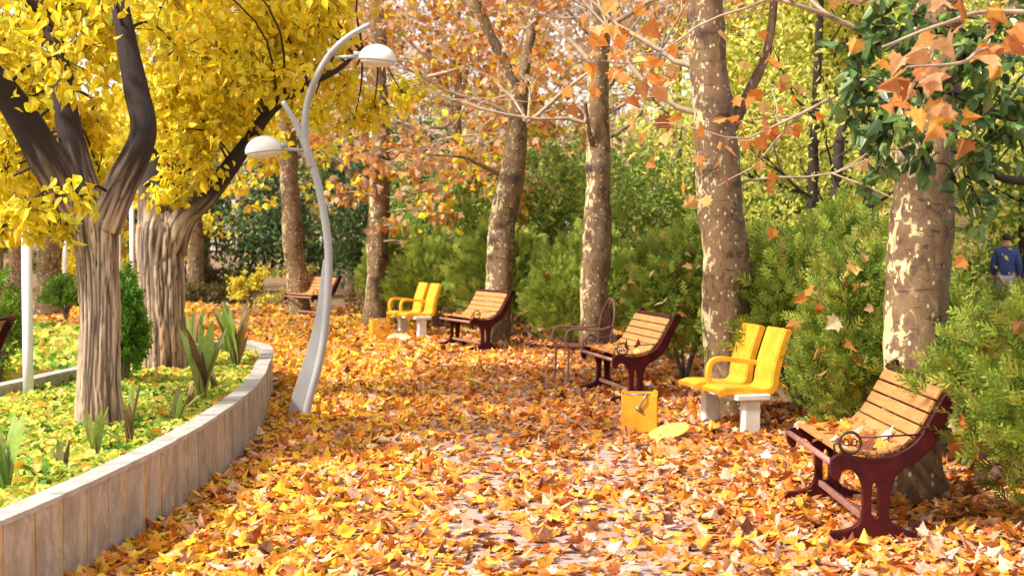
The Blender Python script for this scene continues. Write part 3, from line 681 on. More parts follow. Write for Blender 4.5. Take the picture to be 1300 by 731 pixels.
for pts in ([(3.33, 6.3, 2.35), D(1290, 60, 6.2), D(1220, 80, 6.0), D(1150, 85, 5.9)], [(3.33, 6.3, 2.55), D(1290, 15, 6.2), D(1200, 30, 6.0), D(1120, 60, 5.9)]):
    q = smooth_path(pts, 20); g.tube(q - o, np.linspace(.016, .004, 20), 5, 0); ap.append(q)
spots = [(1165, 85), (1180, 100), (1140, 90), (1150, 110), (1190, 125), (1230, 145), (1245, 60), (1280, 50), (1295, 30), (1120, 70), (1150, 75), (1175, 60), (1270, 90), (1210, 140), (1200, 5), (1225, 20), (1255, 15), (1140, 130), (1185, 155)]
P = np.array([D(px + rng.uniform(-6, 6), py + rng.uniform(-6, 6), rng.uniform(5.8, 6.3)) for px, py in spots * 2]) - o; P[len(spots):] += rng.normal(size=(len(spots), 3)) * .06; mm = len(P)
g.scatter(mirror([(0, 0), (.22, -.09), (.27, .05), (.55, .06), (.42, .24), (.62, .50), (.36, .50), (.25, .66), (0, .98)], -.75, .55), P, rots(mm, .7, .1), (.102 * rng.uniform(.6, 1.2, mm))[:, None], pal(mm, [(.62, .24, .07), (.52, .18, .05), (.70, .42, .20), (.70, .32, .05)]), 1)
obj('crown', g, [PALETWIG, LEAF], og)

# ---------------------------------------------------------------- hedge of thuja bushes
def bush_mesh(rx, ry, h, n, size, shape, cols, seed, base=.12):
    g = Geo(); k = n * 3
    u = rng.normal(size=(k, 3)); u /= np.linalg.norm(u, axis=1)[:, None]; u[:, 2] = np.abs(u[:, 2]) * np.where(rng.uniform(size=k) < .35, -.75, 1)
    lump = np.array([1 + .30 * noise.noise(Vector(q) * 2.1 + Vector((seed, 0, 0))) + .22 * noise.noise(Vector(q) * 5 + Vector((0, seed, 0))) for q in u])
    rad = rng.uniform(0, 1, k) ** .28 * lump
    gapn = np.array([noise.noise(Vector(q) * 4.2 + Vector((0, 0, seed))) for q in u * rad[:, None]])
    ok = (gapn + rng.normal(size=k) * .12) > -.10; u = u[ok][:n]; rad = rad[ok][:n]; lump = lump[ok][:n]; n = len(u)
    zc = h * .45
    P = u * rad[:, None] * np.array([rx, ry, 1]); P[:, 2] = zc + np.where(u[:, 2] > 0, u[:, 2] * rad * (h - zc), u[:, 2] * rad * (zc - base) * 1.25)
    P[:, 2] = np.maximum(P[:, 2], base * .5)
    kp = (P[:, 2] > h * .36) | (rng.uniform(size=n) < .22 + .5 * P[:, 2] / h); P = P[kp]; u = u[kp]; n = len(P)
    out = u.copy(); out[:, 2] = np.maximum(out[:, 2], 0) * .5 + .7
    c = pal(n, cols, [3, 4, 3, 2, .8]); 
    g.scatter(shape, P, rots(n, 0, .2, out, 1.5), (size * rng.uniform(.6, 1.3, n))[:, None], c, 1)
    return g, zc
def bush_parts(root, rx, ry, h, n, size, shape, cols, seed):
    g, zc = bush_mesh(rx, ry, h, n, size, shape, cols, seed); obj('foliage', g, [TWIG, CONIFER], root)
    s = Geo()
    for k in range(7):
        a = rng.uniform(0, 6.28); e = np.array([math.cos(a) * rx * .55, math.sin(a) * ry * .55, h * rng.uniform(.5, .8)])
        s.tube(smooth_path([(0, 0, -.03), (e[0] * .4, e[1] * .4, h * .25), e], 8), np.linspace(.022, .006, 8), 5)
    obj('stem', s, TWIG, root)
HG = 'thuja bushes of the hedge behind the benches'
def bush(loc, rx, ry, h, n, size, label, shape=SPRAY, cols=THUJA, group=HG, name='thuja_bush', cat='bush'):
    r = thing(name, label, cat, loc, group=group); bush_parts(r, rx, ry, h, n, size, shape, cols, rng.uniform(0, 50)); return r
bush((3.16, 7.35, 0), .84, 1.0, 1.46, 7500, .125, 'bright feathery thuja bush at the right end overlapping the nearest bench back')
bush((4.3, 9.4, 0), 1.0, 1.0, 1.22, 3600, .16, 'tall thuja bush at the right edge below the person in blue')
bush((2.62, 10.7, 0), .42, .7, 1.50, 5000, .13, 'dark based thuja bush left of the thick mottled trunk by the near bench')
bush((3.1, 11.6, 0), .75, .9, 1.30, 2600, .17, 'rounded thuja bush just behind the mottled trunk of the nearest tree')
b0 = bush((2.7, 13.2, 0), .85, .9, 1.6, 3400, .17, 'thuja bush right of the cream patched tall plane trunk')
b3 = bush((1.98, 16.3, 0), .66, .8, 1.72, 3600, .17, 'dense thuja bush left of the cream patched trunk, behind the second bench')
for i, (x, y, sc, src, lab) in enumerate([
    (2.9, 18.2, 1.0, b3, 'thuja bush filling the gap right of the slim straight plane tree'),
    (.85, 20.7, .75, b0, 'thuja bush just left of the slim straight plane tree'),
    (-.1, 23.9, 1.05, b3, 'thuja bush behind the third red bench beside the forking plane tree'),
    (-1.35, 25.6, 1.0, b0, 'thuja bush directly behind the far pair of yellow chairs'),
    (-2.15, 27.6, 1.0, b3, 'thuja bush right of the tall dark plane tree by the far bin'),
    (1.2, 22.0, 1.05, b0, 'tall thuja bush in the second row between the two middle plane trees'),
    (3.9, 16.0, 1.1, b3, 'thuja bush of the back row below the lime yellow tree'),
    (5.0, 13.8, .62, b0, 'back row thuja bush near the right edge of the garden')]):
    dup(src, (x, y, 0), 1.1 + i * 1.7, lab, HG, sc)
# leaves caught in the hedge
P = []; 
for (cx_, cy_, rx, ry, h, n) in [(3.16, 7.35, .86, 1.0, 1.46, 40), (2.62, 10.7, .5, .8, 1.5, 34), (1.98, 16.3, .72, .9, 1.7, 40), (2.7, 13.2, .85, .9, 1.6, 24), (.85, 20.7, .7, .7, 1.2, 16), (3.35, 11.6, .9, .9, 1.6, 14)]:
    a = rng.uniform(math.pi * .75, math.pi * 1.75, n); t = rng.uniform(.1, 1.25, n)
    P.append(np.stack([cx_ + rx * 1.0 * np.cos(a) * np.cos(t), cy_ + ry * 1.0 * np.sin(a) * np.cos(t), h * .4 + h * .62 * np.sin(t)], -1))
P = np.concatenate(P); g = Geo(); mm = len(P)
g.scatter(MAPLE, P, rots(mm, .3, .6), (.105 * rng.uniform(.6, 1.2, mm))[:, None], pal(mm, ORANGES + [(.85, .70, .40)])); tag(obj('caught_leaves', g, LEAF), 'orange plane leaves caught on the hedge bushes', 'fallen leaves', kind='stuff')

# ---------------------------------------------------------------- background planting
def bg_tree(name, label, loc, h, spread, trunk_r, cols, leaf, per, lvl, tw, tmat, shape=ROUND, cat='tree', lean=(0, 0), first=.25, nb=9, droop=.4, jit=.3, group=None, lmat=None):
    r = thing(name, label, cat, loc, group=group)
    g = Geo(); pts = [(0, 0, -.05), (lean[0] * .3, lean[1] * .3, h * .33), (lean[0] * .7 + rng.normal() * .1, lean[1] * .7, h * .66), (lean[0], lean[1], h)]
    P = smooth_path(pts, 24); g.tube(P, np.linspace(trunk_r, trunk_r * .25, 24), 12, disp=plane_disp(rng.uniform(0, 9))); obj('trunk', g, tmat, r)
    g = Geo(); tips = []
    for k in range(nb):
        t = first + (1 - first) * k / (nb - 1); q = P[min(23, int(t * 23))]; a = k * 2.4 + rng.uniform(0, .8)
        grow(g, q, (math.cos(a), math.sin(a), .35 + t * .5), spread * (1.15 - .6 * t), trunk_r * .4 * (1.1 - .6 * t), lvl, tips, 0, (3, 4), 1.0, .1, 5)
    leaves_at(g, tips, per, leaf, cols, None, shape, jit, droop, 1)
    obj('crown', g, [tw, lmat or LEAF], r); return r
PB = 'plane trees of the wood behind the hedge'
pA = bg_tree('plane_tree', 'bare branched pink leaved plane tree behind the forking tree', (1.6, 27.5, 0), 9, 3.0, .17, PINKS, .10, 1, 3, PALETWIG, PLANE, MAPLE, group=PB, first=.40, nb=11)
pB = bg_tree('plane_tree', 'pale branched plane tree behind the slim straight one', (3.6, 24, 0), 8.5, 2.8, .15, PINKS, .10, 1, 3, PALETWIG, PLANE, MAPLE, group=PB, first=.40, nb=11)
spotsA = [(-1.2, 31, 0, 'pink leaved plane tree rising between the tall dark tree and the forking tree'), (3.8, 33, 1, 'plane tree with pale twigs deep behind the slim straight tree'),
          (5.0, 36, 2, 'plane tree with pink leaves behind the cream patched trunk'), (-4.2, 37, 3, 'pink leaved plane tree above the far red bench'), (.6, 40, 4, 'plane tree far behind the forking tree with hazy pink crown'),
          (6.2, 41, 5, 'far pink crowned plane tree above the middle of the hedge'), (13, 44, 6, 'far plane tree behind the lime yellow trees'), (-9.5, 44, 7, 'distant plane tree behind the street lamp'), (-5.5, 50, 8, 'most distant plane tree between the lamp and the dark trunk')]
for x, y, k, lab in spotsA[:6] + spotsA[7:]: dup(pA if k % 2 else pB, (x, y, 0), k * 1.3, lab, PB, 1.0 + .1 * (k % 3))
LM = [(.035), ]
lA = bg_tree('lime_leaved_tree', 'thin dark trunked lime yellow tree, left one behind the right hedge', (4.45, 21, 0), 6.6, 1.9, .085, LIMES, .085, 9, 3, DARKBARK, DARKBARK, OVAL, first=.30, nb=12, lean=(-.1, 0), group='lime yellow trees behind the hedge')
dup(lA, (4.65, 18.6, 0), 2.1, 'lime yellow tree with a slim dark trunk left of the thick mottled trunk', None, .9)
dup(lA, (5.3, 22.5, 0), 4.1, 'lime yellow tree behind the thick mottled trunk at right', None, 1.0)
dup(lA, (10.6, 29.5, 0), .7, 'lime yellow tree beyond the person in blue at the right edge', None, 1.05)
dup(lA, (5.9, 26, 0), 5.2, 'lime yellow tree standing deepest behind the right hedge', None, 1.1)
dup(lA, (8.6, 31, 0), 3.2, 'far lime yellow tree between the slim dark trunks', None, 1.3)
def slim(label, base, pts, rad, grs):
    o_ = np.array(base, float); rt = thing('slim_tree', label, 'tree', base, group='slim dark trees behind the right hedge'); g = Geo(); q = dpath(pts, 40)
    g.tube(q - o_, np.linspace(rad, rad * .45, 40), 14, disp=plane_disp(rad * 99)); obj('trunk', g, DARKBARK, rt)
    g = Geo(); tips = []
    for (p, d, L, r2, lvl) in gr(grs): grow(g, p - o_, d, L, r2, lvl, tips, 0, (2, 3), .9, .12)
    leaves_at(g, tips, 3, .085, LIMES, None, OVAL, .12, .5, 1); obj('crown', g, [DARKBARK, LEAF], rt)
slim('slim dark tree with knotty twigs, left of the two before the lime foliage', G(1030, 470), [(1030, 475, 17.7), (1030, 380, 17.7), (1031, 280, 17.7), (1034, 180, 17.7), (1038, 90, 17.7), (1042, 0, 17.7), (1046, -80, 17.7)], .075,
    [(1030, 250, 17.6, (-1, -.3, .25), 1.1, .022, 2), (1032, 200, 17.6, (.8, -.3, .6), .9, .016, 2), (1035, 150, 17.6, (-.8, -.4, .6), 1.1, .018, 2), (1040, 70, 17.6, (.8, -.3, .7), 1.0, .016, 2)])
slim('slim dark tree with a forked top just left of the thick mottled trunk', G(1054, 480), [(1052, 485, 16.9), (1055, 380, 16.9), (1056, 310, 16.9), (1062, 230, 16.9), (1066, 180, 16.9), (1080, 120, 16.9), (1090, 60, 16.9)], .075,
    [(1062, 230, 16.8, (-.6, -.3, .8), .9, .02, 2), (1064, 200, 16.8, (.8, -.3, .5), .9, .02, 2), (1058, 290, 16.8, (.9, -.3, .5), .8, .014, 1)])
GB = 'green shrubs behind the hedge'
def leafy_bush(loc, r, h, cols, n, leaf, label, name='green_shrub', cat='shrub', group=GB, shape=OVAL, mat=None):
    o = thing(name, label, cat, loc, group=group); g = Geo()
    anchor = np.array([0, 0, h * .3]); s = Geo(); s.tube(smooth_path([(0, 0, -.05), (.03, 0, h * .2), anchor], 8), np.linspace(.05, .03, 8), 6); obj('stem', s, TWIG, o)
    k = max(9, int(16 * r))
    for i in range(k):
        a = rng.uniform(0, 6.28); q = math.sqrt(rng.uniform(0, 1)); z = rng.uniform(.18, .92) * h; sc = math.sqrt(max(.15, 1 - (z / h - .42) ** 2 * 2.2))
        clump(g, (math.cos(a) * r * q * sc * .85, math.sin(a) * r * q * sc * .85, z), r * rng.uniform(.26, .4), n // k, leaf, cols, None, shape, anchor, .2, .012, 6)
    obj('foliage', g, [TWIG, mat or LEAF], o); return o
MG = [(.30, .44, .09), (.42, .54, .11), (.54, .62, .15), (.19, .31, .07)]
DG = [(.09, .16, .06), (.13, .21, .08), (.07, .12, .05), (.19, .26, .09)]
g1 = leafy_bush((.1, 27.5, 0), 1.6, 3.7, MG, 6500, .11, 'tall mid green shrub between the far chairs and the forking tree')
for x, y, rz, sc, lab in [(2.5, 26, 1, .9, 'mid green shrub between the two middle plane trunks'), (4.6, 28, 2, .95, 'green shrub left of the cream patched plane tree'), (-1.6, 33, 3, 1.1, 'green shrub above the far yellow chairs'), (3.3, 20.6, 4, .66, 'leafy green shrub close behind the hedge left of the cream patched trunk'), (7.4, 34, 5, 1.1, 'green shrub deep behind the lime yellow trees'), (11.6, 33, 5, .9, 'green shrub at the right edge behind the person'), (11, 29, 1, 1.2, 'green shrub far at the right edge'), (1.5, 31, 3, 1.25, 'tall green shrub deep between the forking and the slim plane tree'), (6.2, 31, 4, 1.1, 'green shrub deep behind the cream patched trunk'), (-.9, 29.5, 2, .9, 'green shrub left of the forking plane tree')]:
    dup(g1, (x, y, 0), rz, lab, GB, sc)
d1 = leafy_bush((-6.2, 40, 0), 2.1, 5.0, DG, 5200, .16, 'dark evergreen shrub behind the leaning plane tree', 'dark_evergreen', 'evergreen', 'dark evergreens behind the path bend')
for x, y, rz, sc, lab in [(-3.2, 36, 1, .9, 'dark evergreen right of the street lamp'), (-10.0, 42, 2, .95, 'dark evergreen over the brick building'), (-13.4, 46, 3, 1.0, 'dark evergreen left of the brick building'), (-2.9, 44, 4, 1.1, 'dark evergreen behind the tall dark plane tree'), (-18, 44, 5, 1.1, 'dark evergreen at the left edge beyond the flat bed')]:
    # crowns lifted on a short stem
    dup(d1, (x, y, .35 if rz == 2 else 0), rz, lab, None, sc)
leafy_bush((-6.0, 32.5, 0), .55, 1.15, [(.85, .66, .05), (.80, .72, .10), (.6, .55, .08)], 900, .09, 'small bright yellow shrub left of the leaning plane tree', 'yellow_shrub', 'shrub', None)
leafy_bush((-5.1, 33.5, 0), .6, 1.0, [(.35, .42, .08), (.5, .5, .1), (.6, .3, .1)], 900, .09, 'small green and orange shrub at the foot of the leaning plane tree', 'low_shrub', 'shrub', None)
leafy_bush((-3.0, 29.6, 0), .6, .62, [(.24, .16, .07), (.36, .26, .09), (.3, .3, .08)], 800, .07, 'low brownish shrub right of the far red bench', 'low_shrub', 'shrub', None)
# round and conical clipped shrubs on the left
r_ = thing('clipped_shrub', 'round clipped green shrub in the bed left of the fissured trunk', 'shrub', D(84, 402, 19.)); bush_parts(r_, .30, .3, .50, 1700, .09, SPRAY_LOW, [(.10, .20, .03), (.16, .28, .04), (.25, .35, .05), (.08, .15, .03), (.3, .3, .06)], 3)
pp = D(158, 488, 12.6); pp[2] = BEDZ
r_ = thing('thuja_cone', 'narrow bright green thuja between the two yellow trees', 'shrub', pp); bush_parts(r_, .17, .2, 1.0, 3000, .09, SPRAY_LOW, [(.10, .25, .03), (.16, .34, .04), (.24, .42, .05), (.08, .18, .03), (.3, .4, .06)], 8)
pp = D(-6, 372, 15.); 
r_ = thing('clipped_shrub', 'green clipped shrub cut by the left edge of the photo', 'shrub', (pp[0], 15., 0)); bush_parts(r_, .3, .3, 1.25, 1500, .1, SPRAY_LOW, [(.16, .30, .03), (.22, .38, .04), (.30, .45, .05), (.10, .2, .03), (.3, .4, .06)], 5)

# low clipped hedges and brick building far left
def low_hedge(c, L, w_, h, rz, label):
    r = thing('low_hedge', label, 'hedge', c, rz); g = Geo(); n = int(L * w_ * h * 1400) + 500
    P = rng.uniform((-L / 2, -w_ / 2, .03), (L / 2, w_ / 2, h), (n, 3)); P += rng.normal(size=(n, 3)) * .03
    g.scatter(ROUND, P, rots(n), (.08 * rng.uniform(.6, 1.3, n))[:, None], pal(n, [(.16, .13, .05), (.24, .20, .07), (.12, .14, .04), (.34, .24, .10)]), 0)
    obj('foliage', g, LEAF, r)
    s = Geo()
    s.tube([(-L / 2 + .1, 0, h * .3), (0, 0, h * .3), (L / 2 - .1, 0, h * .3)], .012, 5)
    for k in range(int(L / .4)): x = -L / 2 + .2 + k * .4; s.tube([(x, 0, -.03), (x + .03, 0, h * .4), (x, .02, h * .8)], [.015, .012, .006], 5)
    obj('stem', s, TWIG, r)
low_hedge((-8.3, 36.0, 0), 3.4, .6, .50, .1, 'low brown clipped hedge behind the stout brown trunk')
low_hedge((-11.0, 44.0, 0), 6.5, .7, .75, .0, 'low clipped hedge in front of the brick building')
m, nt, b, out = newmat('pale_red_brick'); br = N(nt, 'ShaderNodeTexBrick'); br.inputs['Scale'].default_value = 4
br.inputs['Color1'].default_value = (.46, .24, .17, 1); br.inputs['Color2'].default_value = (.38, .19, .14, 1); br.inputs['Mortar'].default_value = (.5, .42, .36, 1)
tc = coords(nt, (1, 1, 1)); cb = N(nt, 'ShaderNodeSeparateXYZ'); nt.links.new(tc, cb.inputs[0]); cc = N(nt, 'ShaderNodeCombineXYZ'); nt.links.new(cb.outputs[0], cc.inputs[0]); nt.links.new(cb.outputs[2], cc.inputs[1]); nt.links.new(cc.outputs[0], br.inputs['Vector'])
nt.links.new(br.outputs['Color'], b.inputs['Base Color']); b.inputs['Roughness'].default_value = .9; BRICK = m
bd = thing('brick_building', 'low pale brick building with white upper storey beyond the path bend', 'building', (-12.6, 60, 0))
g = Geo(); g.box((0, 2, .5), (7.6, 4, 1.2), bev=.02); obj('wall', g, BRICK, bd)
g = Geo(); g.box((0, 2, 1.85), (7.5, 3.9, 1.48), bev=.02); obj('upper_wall', g, WHT, bd)
g = Geo(); g.box((0, 2, 2.72), (8.2, 4.6, .2), bev=.03); obj('roof', g, COPE, bd)
# far wood
def far_wood(name, cx_, cy_, L, dep, h, n, cols, leaf, label):
    g = Geo(); P = rng.uniform((-L / 2, 0, 0), (L / 2, dep, 1), (n, 3))
    top = h * (1 + .35 * np.array([noise.noise(Vector((x * .16, 1.3, h))) for x in P[:, 0]]) + .15 * np.array([noise.noise(Vector((x * .7, 2.3, h))) for x in P[:, 0]]))
    P[:, 2] = P[:, 2] ** .9 * top; P[:, 2] += .3
    cl_ = np.array([noise.noise(Vector(q) * .45) for q in P]); P = P[(cl_ + rng.normal(size=n) * .15) > -.12]; n = len(P)
    g.scatter(ROUND, P, rots(n, .3), (leaf * rng.uniform(.6, 1.4, n))[:, None], pal(n, cols, None, .16), 1)
    for k in range(int(L / 2.2)):
        x = -L / 2 + k * 2.2 + rng.uniform(-.8, .8); y = rng.uniform(0, dep); hh = h * rng.uniform(.8, 1.3)
        g.tube(smooth_path([(x, y, -.05), (x + rng.normal() * .2, y, hh * .5), (x + rng.normal() * .6, y, hh)], 8), np.linspace(.17, .04, 8), 6, 0)
        tips = []; 
        for j in range(5): grow(g, (x, y, hh * rng.uniform(.3, .9)), (rng.normal(), rng.normal(), .6), 3.0, .05, 1, tips, 0, (2, 3), 1, .1, 4)
    return tag(obj(name, g, [PALETWIG, LEAF], loc=(cx_, cy_, 0)), label, 'woods', kind='stuff')
far_wood('far_woods', 12, 46, 44, 6, 6.2, 26000, PINKS + LIMES[:2] + MG[:3], .22, 'hazy pink and green wood beyond the hedge')
far_wood('far_woods', -4, 66, 90, 8, 7.2, 30000, [(.34, .30, .14), (.45, .38, .20), (.30, .32, .12), (.55, .40, .24), (.20, .24, .09), (.6, .45, .2)], .38, 'distant mixed autumn wood closing the view behind the brick building')
# ---------------------------------------------------------------- benches
S = 1 / 557.
cx = lambda L: [((x - 215) * S, (668 - (y if y > 400 else 400 - (400 - y) * .80)) * S) for x, y in L]
FR = cx([(222, 432), (235, 416), (260, 411), (300, 420), (350, 425), (400, 418), (440, 400), (475, 368), (500, 325), (520, 280), (545, 225), (570, 170), (577, 145), (592, 132), (608, 138), (612, 152), (600, 190), (577, 245), (556, 300), (538, 350), (515, 392), (480, 425), (440, 450), (412, 474), (398, 510), (392, 560), (394, 600), (412, 625), (445, 640), (478, 648), (487, 658), (482, 668), (440, 668), (395, 662), (350, 655), (310, 660), (265, 668), (222, 664), (214, 654), (225, 645), (265, 640), (300, 625), (316, 600), (320, 560), (318, 510), (306, 475), (285, 455), (265, 452), (250, 462), (246, 478), (238, 484), (228, 474), (222, 455)])
HO = cx([(343, 500), (352, 489), (362, 500), (366, 540), (366, 590), (358, 603), (346, 603), (340, 590), (339, 540)])
SEATL = np.array(cx([(240, 410), (300, 415), (355, 417), (410, 408), (455, 382), (485, 340), (508, 295), (530, 245), (552, 195), (574, 148)]))
def seat_frames(slots):
    s_ = np.concatenate([[0], np.cumsum(np.linalg.norm(np.diff(SEATL, axis=0), axis=1))]); out = []
    for q in slots:
        x = np.interp(q, s_, SEATL[:, 0]); z = np.interp(q, s_, SEATL[:, 1]); x2 = np.interp(q + .01, s_, SEATL[:, 0]); z2 = np.interp(q + .01, s_, SEATL[:, 1]); x1 = np.interp(q - .01, s_, SEATL[:, 0]); z1 = np.interp(q - .01, s_, SEATL[:, 1])
        a = math.atan2(z2 - z1, x2 - x1); out.append((x, z, a))
    return out, s_[-1]
def slatgeo(g, x, z, a, w_, t, L):
    rot = np.array([[math.cos(a), 0, -math.sin(a)], [0, 1, 0], [math.sin(a), 0, math.cos(a)]])
    off = rot @ np.array([0, 0, t / 2 + .001]); g.box((x + off[0], 0, z + off[2]), (w_, L, t), rot, bev=.004)
BL = 1.2
def make_bench(label, loc, rz, scrolls):
    r = thing('park_bench', label, 'bench', loc, rz, 'red and tan park benches along the path')
    for sy in (-1, 1):
        v, l, t = profile([list(map(tuple, smooth_loop(FR, 150))), list(map(tuple, smooth_loop(HO, 40)))], .045, .006)
        g = Geo(); g.add(v + np.array([0, sy * BL / 2, 0]), l, t)
        obj('end_frame', g, RED, r)
    _, tot = seat_frames([0])
    fr, _ = seat_frames([.045 + .072 * k for k in range(6)])
    g = Geo(); [slatgeo(g, x, z, a, .062, .022, BL - .05) for x, z, a in fr]; obj('seat', g, TAN, r)
    fr, _ = seat_frames([tot - .075 - .079 * k for k in range(5)])
    g = Geo(); [slatgeo(g, x, z, a, .068, .022, BL - .05) for x, z, a in fr]; obj('backrest', g, TAN, r)
    g = Geo(); fr, _ = seat_frames([tot - .018]); [slatgeo(g, x, z, a, .034, .026, BL - .05) for x, z, a in fr]; obj('top_rail', g, RED, r)
    g = Geo(); g.tube([(.02, -BL / 2, .415), (.02, BL / 2, .415)], .018, 10); obj('front_rail', g, PINK, r)
    g = Geo(); g.box((.215, 0, .105), (.03, BL - .045, .035), bev=.004); obj('stretcher', g, PINK, r)
    for sy in scrolls:
        g = Geo(); c0 = np.array([.115, sy * BL / 2, .525]); th = np.linspace(0, 2 * math.pi, 33)
        g.tube([c0 + np.array([math.cos(t) * .057, 0, math.sin(t) * .057]) for t in th], .0085, 8, cap=False)
        for sx in (-1, 1):
            th = np.linspace(0, 2.0 * math.pi * 1.1, 20); g.tube([c0 + np.array([sx * (.022 + math.cos(t) * .020 * (1 - t * .06)), 0, math.sin(t) * .020 * (1 - t * .06)]) for t in th], .0045, 6)
        g.tube(smooth_path([c0 + np.array([-.056, 0, 0]), c0 + np.array([-.085, 0, -.01]), c0 + np.array([-.08, 0, -.055])], 8), .006, 6)
        g.tube([c0 + np.array([.05, 0, .028]), c0 + np.array([.40, 0, .045])], .0055, 6); obj('arm_scroll', g, RED if sy > 9 else simple('black_iron', (.03, .018, .018), .4), r)
    return r
B1 = make_bench('nearest red and tan slatted bench with leaves on its seat under the mottled trunk', (1.70, 8.20, .022), 0, (-1,))
B2 = make_bench('red and tan bench with two round arm scrolls beside the pink metal armchair', (.86, 14.65, .022), R(12), (-1, 1))
P1, P2 = G(604, 446), G(575, 438)
B3 = dup(B2, (-.86, 21.0, .022), R(24), 'third red and tan bench just right of the far yellow chairs', None)
B4 = dup(B1, (-4.45, 29.4, .022), R(36), 'farthest red bench standing behind the street lamp', None)
B5 = dup(B1, (-5.74, 13.75, 0), R(0), 'dark red bench cut off by the left edge beyond the planter', None)
# leaves on the seats
def seat_litter(B, n, label, x0=.05, x1=.40):
    P = rng.uniform((x0, -BL / 2 + .05), (x1, BL / 2 - .05), (n, 2)); a = B.rotation_euler[2]; x = B.location[0] + P[:, 0] * math.cos(a) - P[:, 1] * math.sin(a); y = B.location[1] + P[:, 0] * math.sin(a) + P[:, 1] * math.cos(a)
    z = .485 + np.clip(P[:, 0] - .33, 0, 1) * .6 + rng.uniform(0, .03, n)
    litter('seat_leaves', np.c_[x, y], z, .080, label, .4)
seat_litter(B1, 75, 'orange leaves heaped on the nearest bench seat'); seat_litter(B2, 60, 'yellow leaves heaped on the seat of the bench with two scrolls'); seat_litter(B3, 22, 'a few leaves on the third bench seat')

# ---------------------------------------------------------------- yellow chairs
def yellow_chairs(label, loc, rz, arms):
    r = thing('twin_yellow_chairs', label, 'chairs', loc, rz, 'pairs of moulded yellow chairs on white stands')
    prof = [(-.02, .385), (.06, .405), (.20, .40), (.34, .385), (.42, .39), (.465, .43), (.475, .50), (.50, .62), (.545, .76), (.59, .885)]
    C = smooth_path(prof, 40); Tn = np.gradient(C, axis=0); Tn /= np.linalg.norm(Tn, axis=1)[:, None]; Nn = np.stack([-Tn[:, 1], Tn[:, 0]], -1)
    for k, sy in enumerate((-1, 1)):
        loop = np.vstack([C + Nn * .012, (C - Nn * .012)[::-1]])
        g = Geo(); v, l, t = profile([list(map(tuple, loop))], .33, .006); g.add(v + np.array([0, sy * .26, 0]), l, t)
        # grooved front face
        for q in range(6, 38, 4): g.tube([(C[q, 0] + Nn[q, 0] * .013, sy * .26 - .15, C[q, 1] + Nn[q, 1] * .013), (C[q, 0] + Nn[q, 0] * .013, sy * .26 + .15, C[q, 1] + Nn[q, 1] * .013)], .005, 6)
        sh = obj('shell', g, YEL, r)
        # turned down flange round the shell
        off = .045; fl = Geo()
        lp = np.vstack([C + Nn * .006, (C - Nn * off)[::-1]])
        for e in (-1, 1):
            v, l, t = profile([list(map(tuple, lp))], .02, .004); fl.add(v + np.array([0, sy * .26 + e * .175, 0]), l, t)
        q = C[-1]; fl.box((q[0] + .018, sy * .26, q[1] - .01), (.045, .33, .022), bev=.004)
        obj('flange', fl, YEL, sh)
        if arms[k]:
            y0 = sy * .26 + .175
            ap = smooth_path([(.05, y0 , .40), (.035, y0, .50), (.06, y0, .595), (.14, y0, .625), (.30, y0, .61), (.49, y0, .585)], 30)
            g = Geo(); Ta = np.gradient(ap, axis=0); Ta /= np.linalg.norm(Ta, axis=1)[:, None]
            Na = np.stack([-Ta[:, 2], Ta[:, 0]], -1); lo = np.vstack([ap[:, [0, 2]] + Na * .014, (ap[:, [0, 2]] - Na * .014)[::-1]])
            v, l, t = profile([list(map(tuple, lo))], .055, .006); g.add(v + np.array([0, y0, 0]), l, t); obj('armrest', g, YEL, r)
    g = Geo(); g.box((.27, 0, .335), (.30, 1.0, .05), bev=.008); obj('stand_top', g, WHT, r)
    for sy in (-1, 1):
        for x in ((.17, ) if True else ()):
            g = Geo(); g.box((.27, sy * .42, .14), (.14, .11, .34), bev=.008); obj('leg', g, WHT, r)
    return r
YA = yellow_chairs('near pair of yellow chairs on a white stand left of a thuja bush', (1.60, 12.05, 0), R(15), (1, 0))
P = G(535, 430)
YB = yellow_chairs('far pair of yellow chairs on a white stand next to the round pale lid', (-1.92, 23.7, 0), R(26), (1, 1))

# bins and lids
def bin_(label, px, py, rz, s=1.0):
    p = G(px, py); r = thing('yellow_bin', label, 'bin', p, rz, 'small yellow bins by the path')
    W, Dp, Hh, t = .29, .20, .34, .014; g = Geo()
    g.box((0, -Dp / 2, Hh / 2), (W, t, Hh), bev=.003); g.box((0, Dp / 2, Hh / 2), (W, t, Hh + .02), bev=.003)
    for q in (-1, 1): g.box((q * W / 2, 0, Hh / 2), (t, Dp, Hh - .006), bev=.003)
    g.box((0, 0, .02), (W - .02, Dp - .02, .02)); obj('body', g, YEL, r)
    for q in (-1, 1):
        g = Geo(); g.tube(smooth_path([(q * W / 2, 0, Hh), (q * W / 2, 0, Hh + .02), (q * W / 2 - q * .03, 0, Hh + .03)], 6), .008, 6); obj('lug', g, YEL, r)
    g = Geo(); g.tube(smooth_path([(.06, -Dp / 2 - .012, Hh + .01), (.035, -Dp / 2 - .03, Hh - .03), (.005, -Dp / 2 - .022, Hh - .09), (-.015, -Dp / 2 - .015, Hh - .125)], 14), .008, 7)
    g.tube([(-.03, -Dp / 2 - .012, Hh - .10), (.025, -Dp / 2 - .012, Hh - .14)], .014, 7); g.tube([(-.11, -Dp / 2, Hh + .004), (.09, -Dp / 2, Hh + .004)], .008, 7); obj('hook', g, STEEL, r)
    return r
bin_('near yellow bin with a steel hook standing in leaves before the second bench', 812, 551, R(-6))
bin_('far yellow bin at the foot of the tall dark plane tree', 482, 432, R(20))
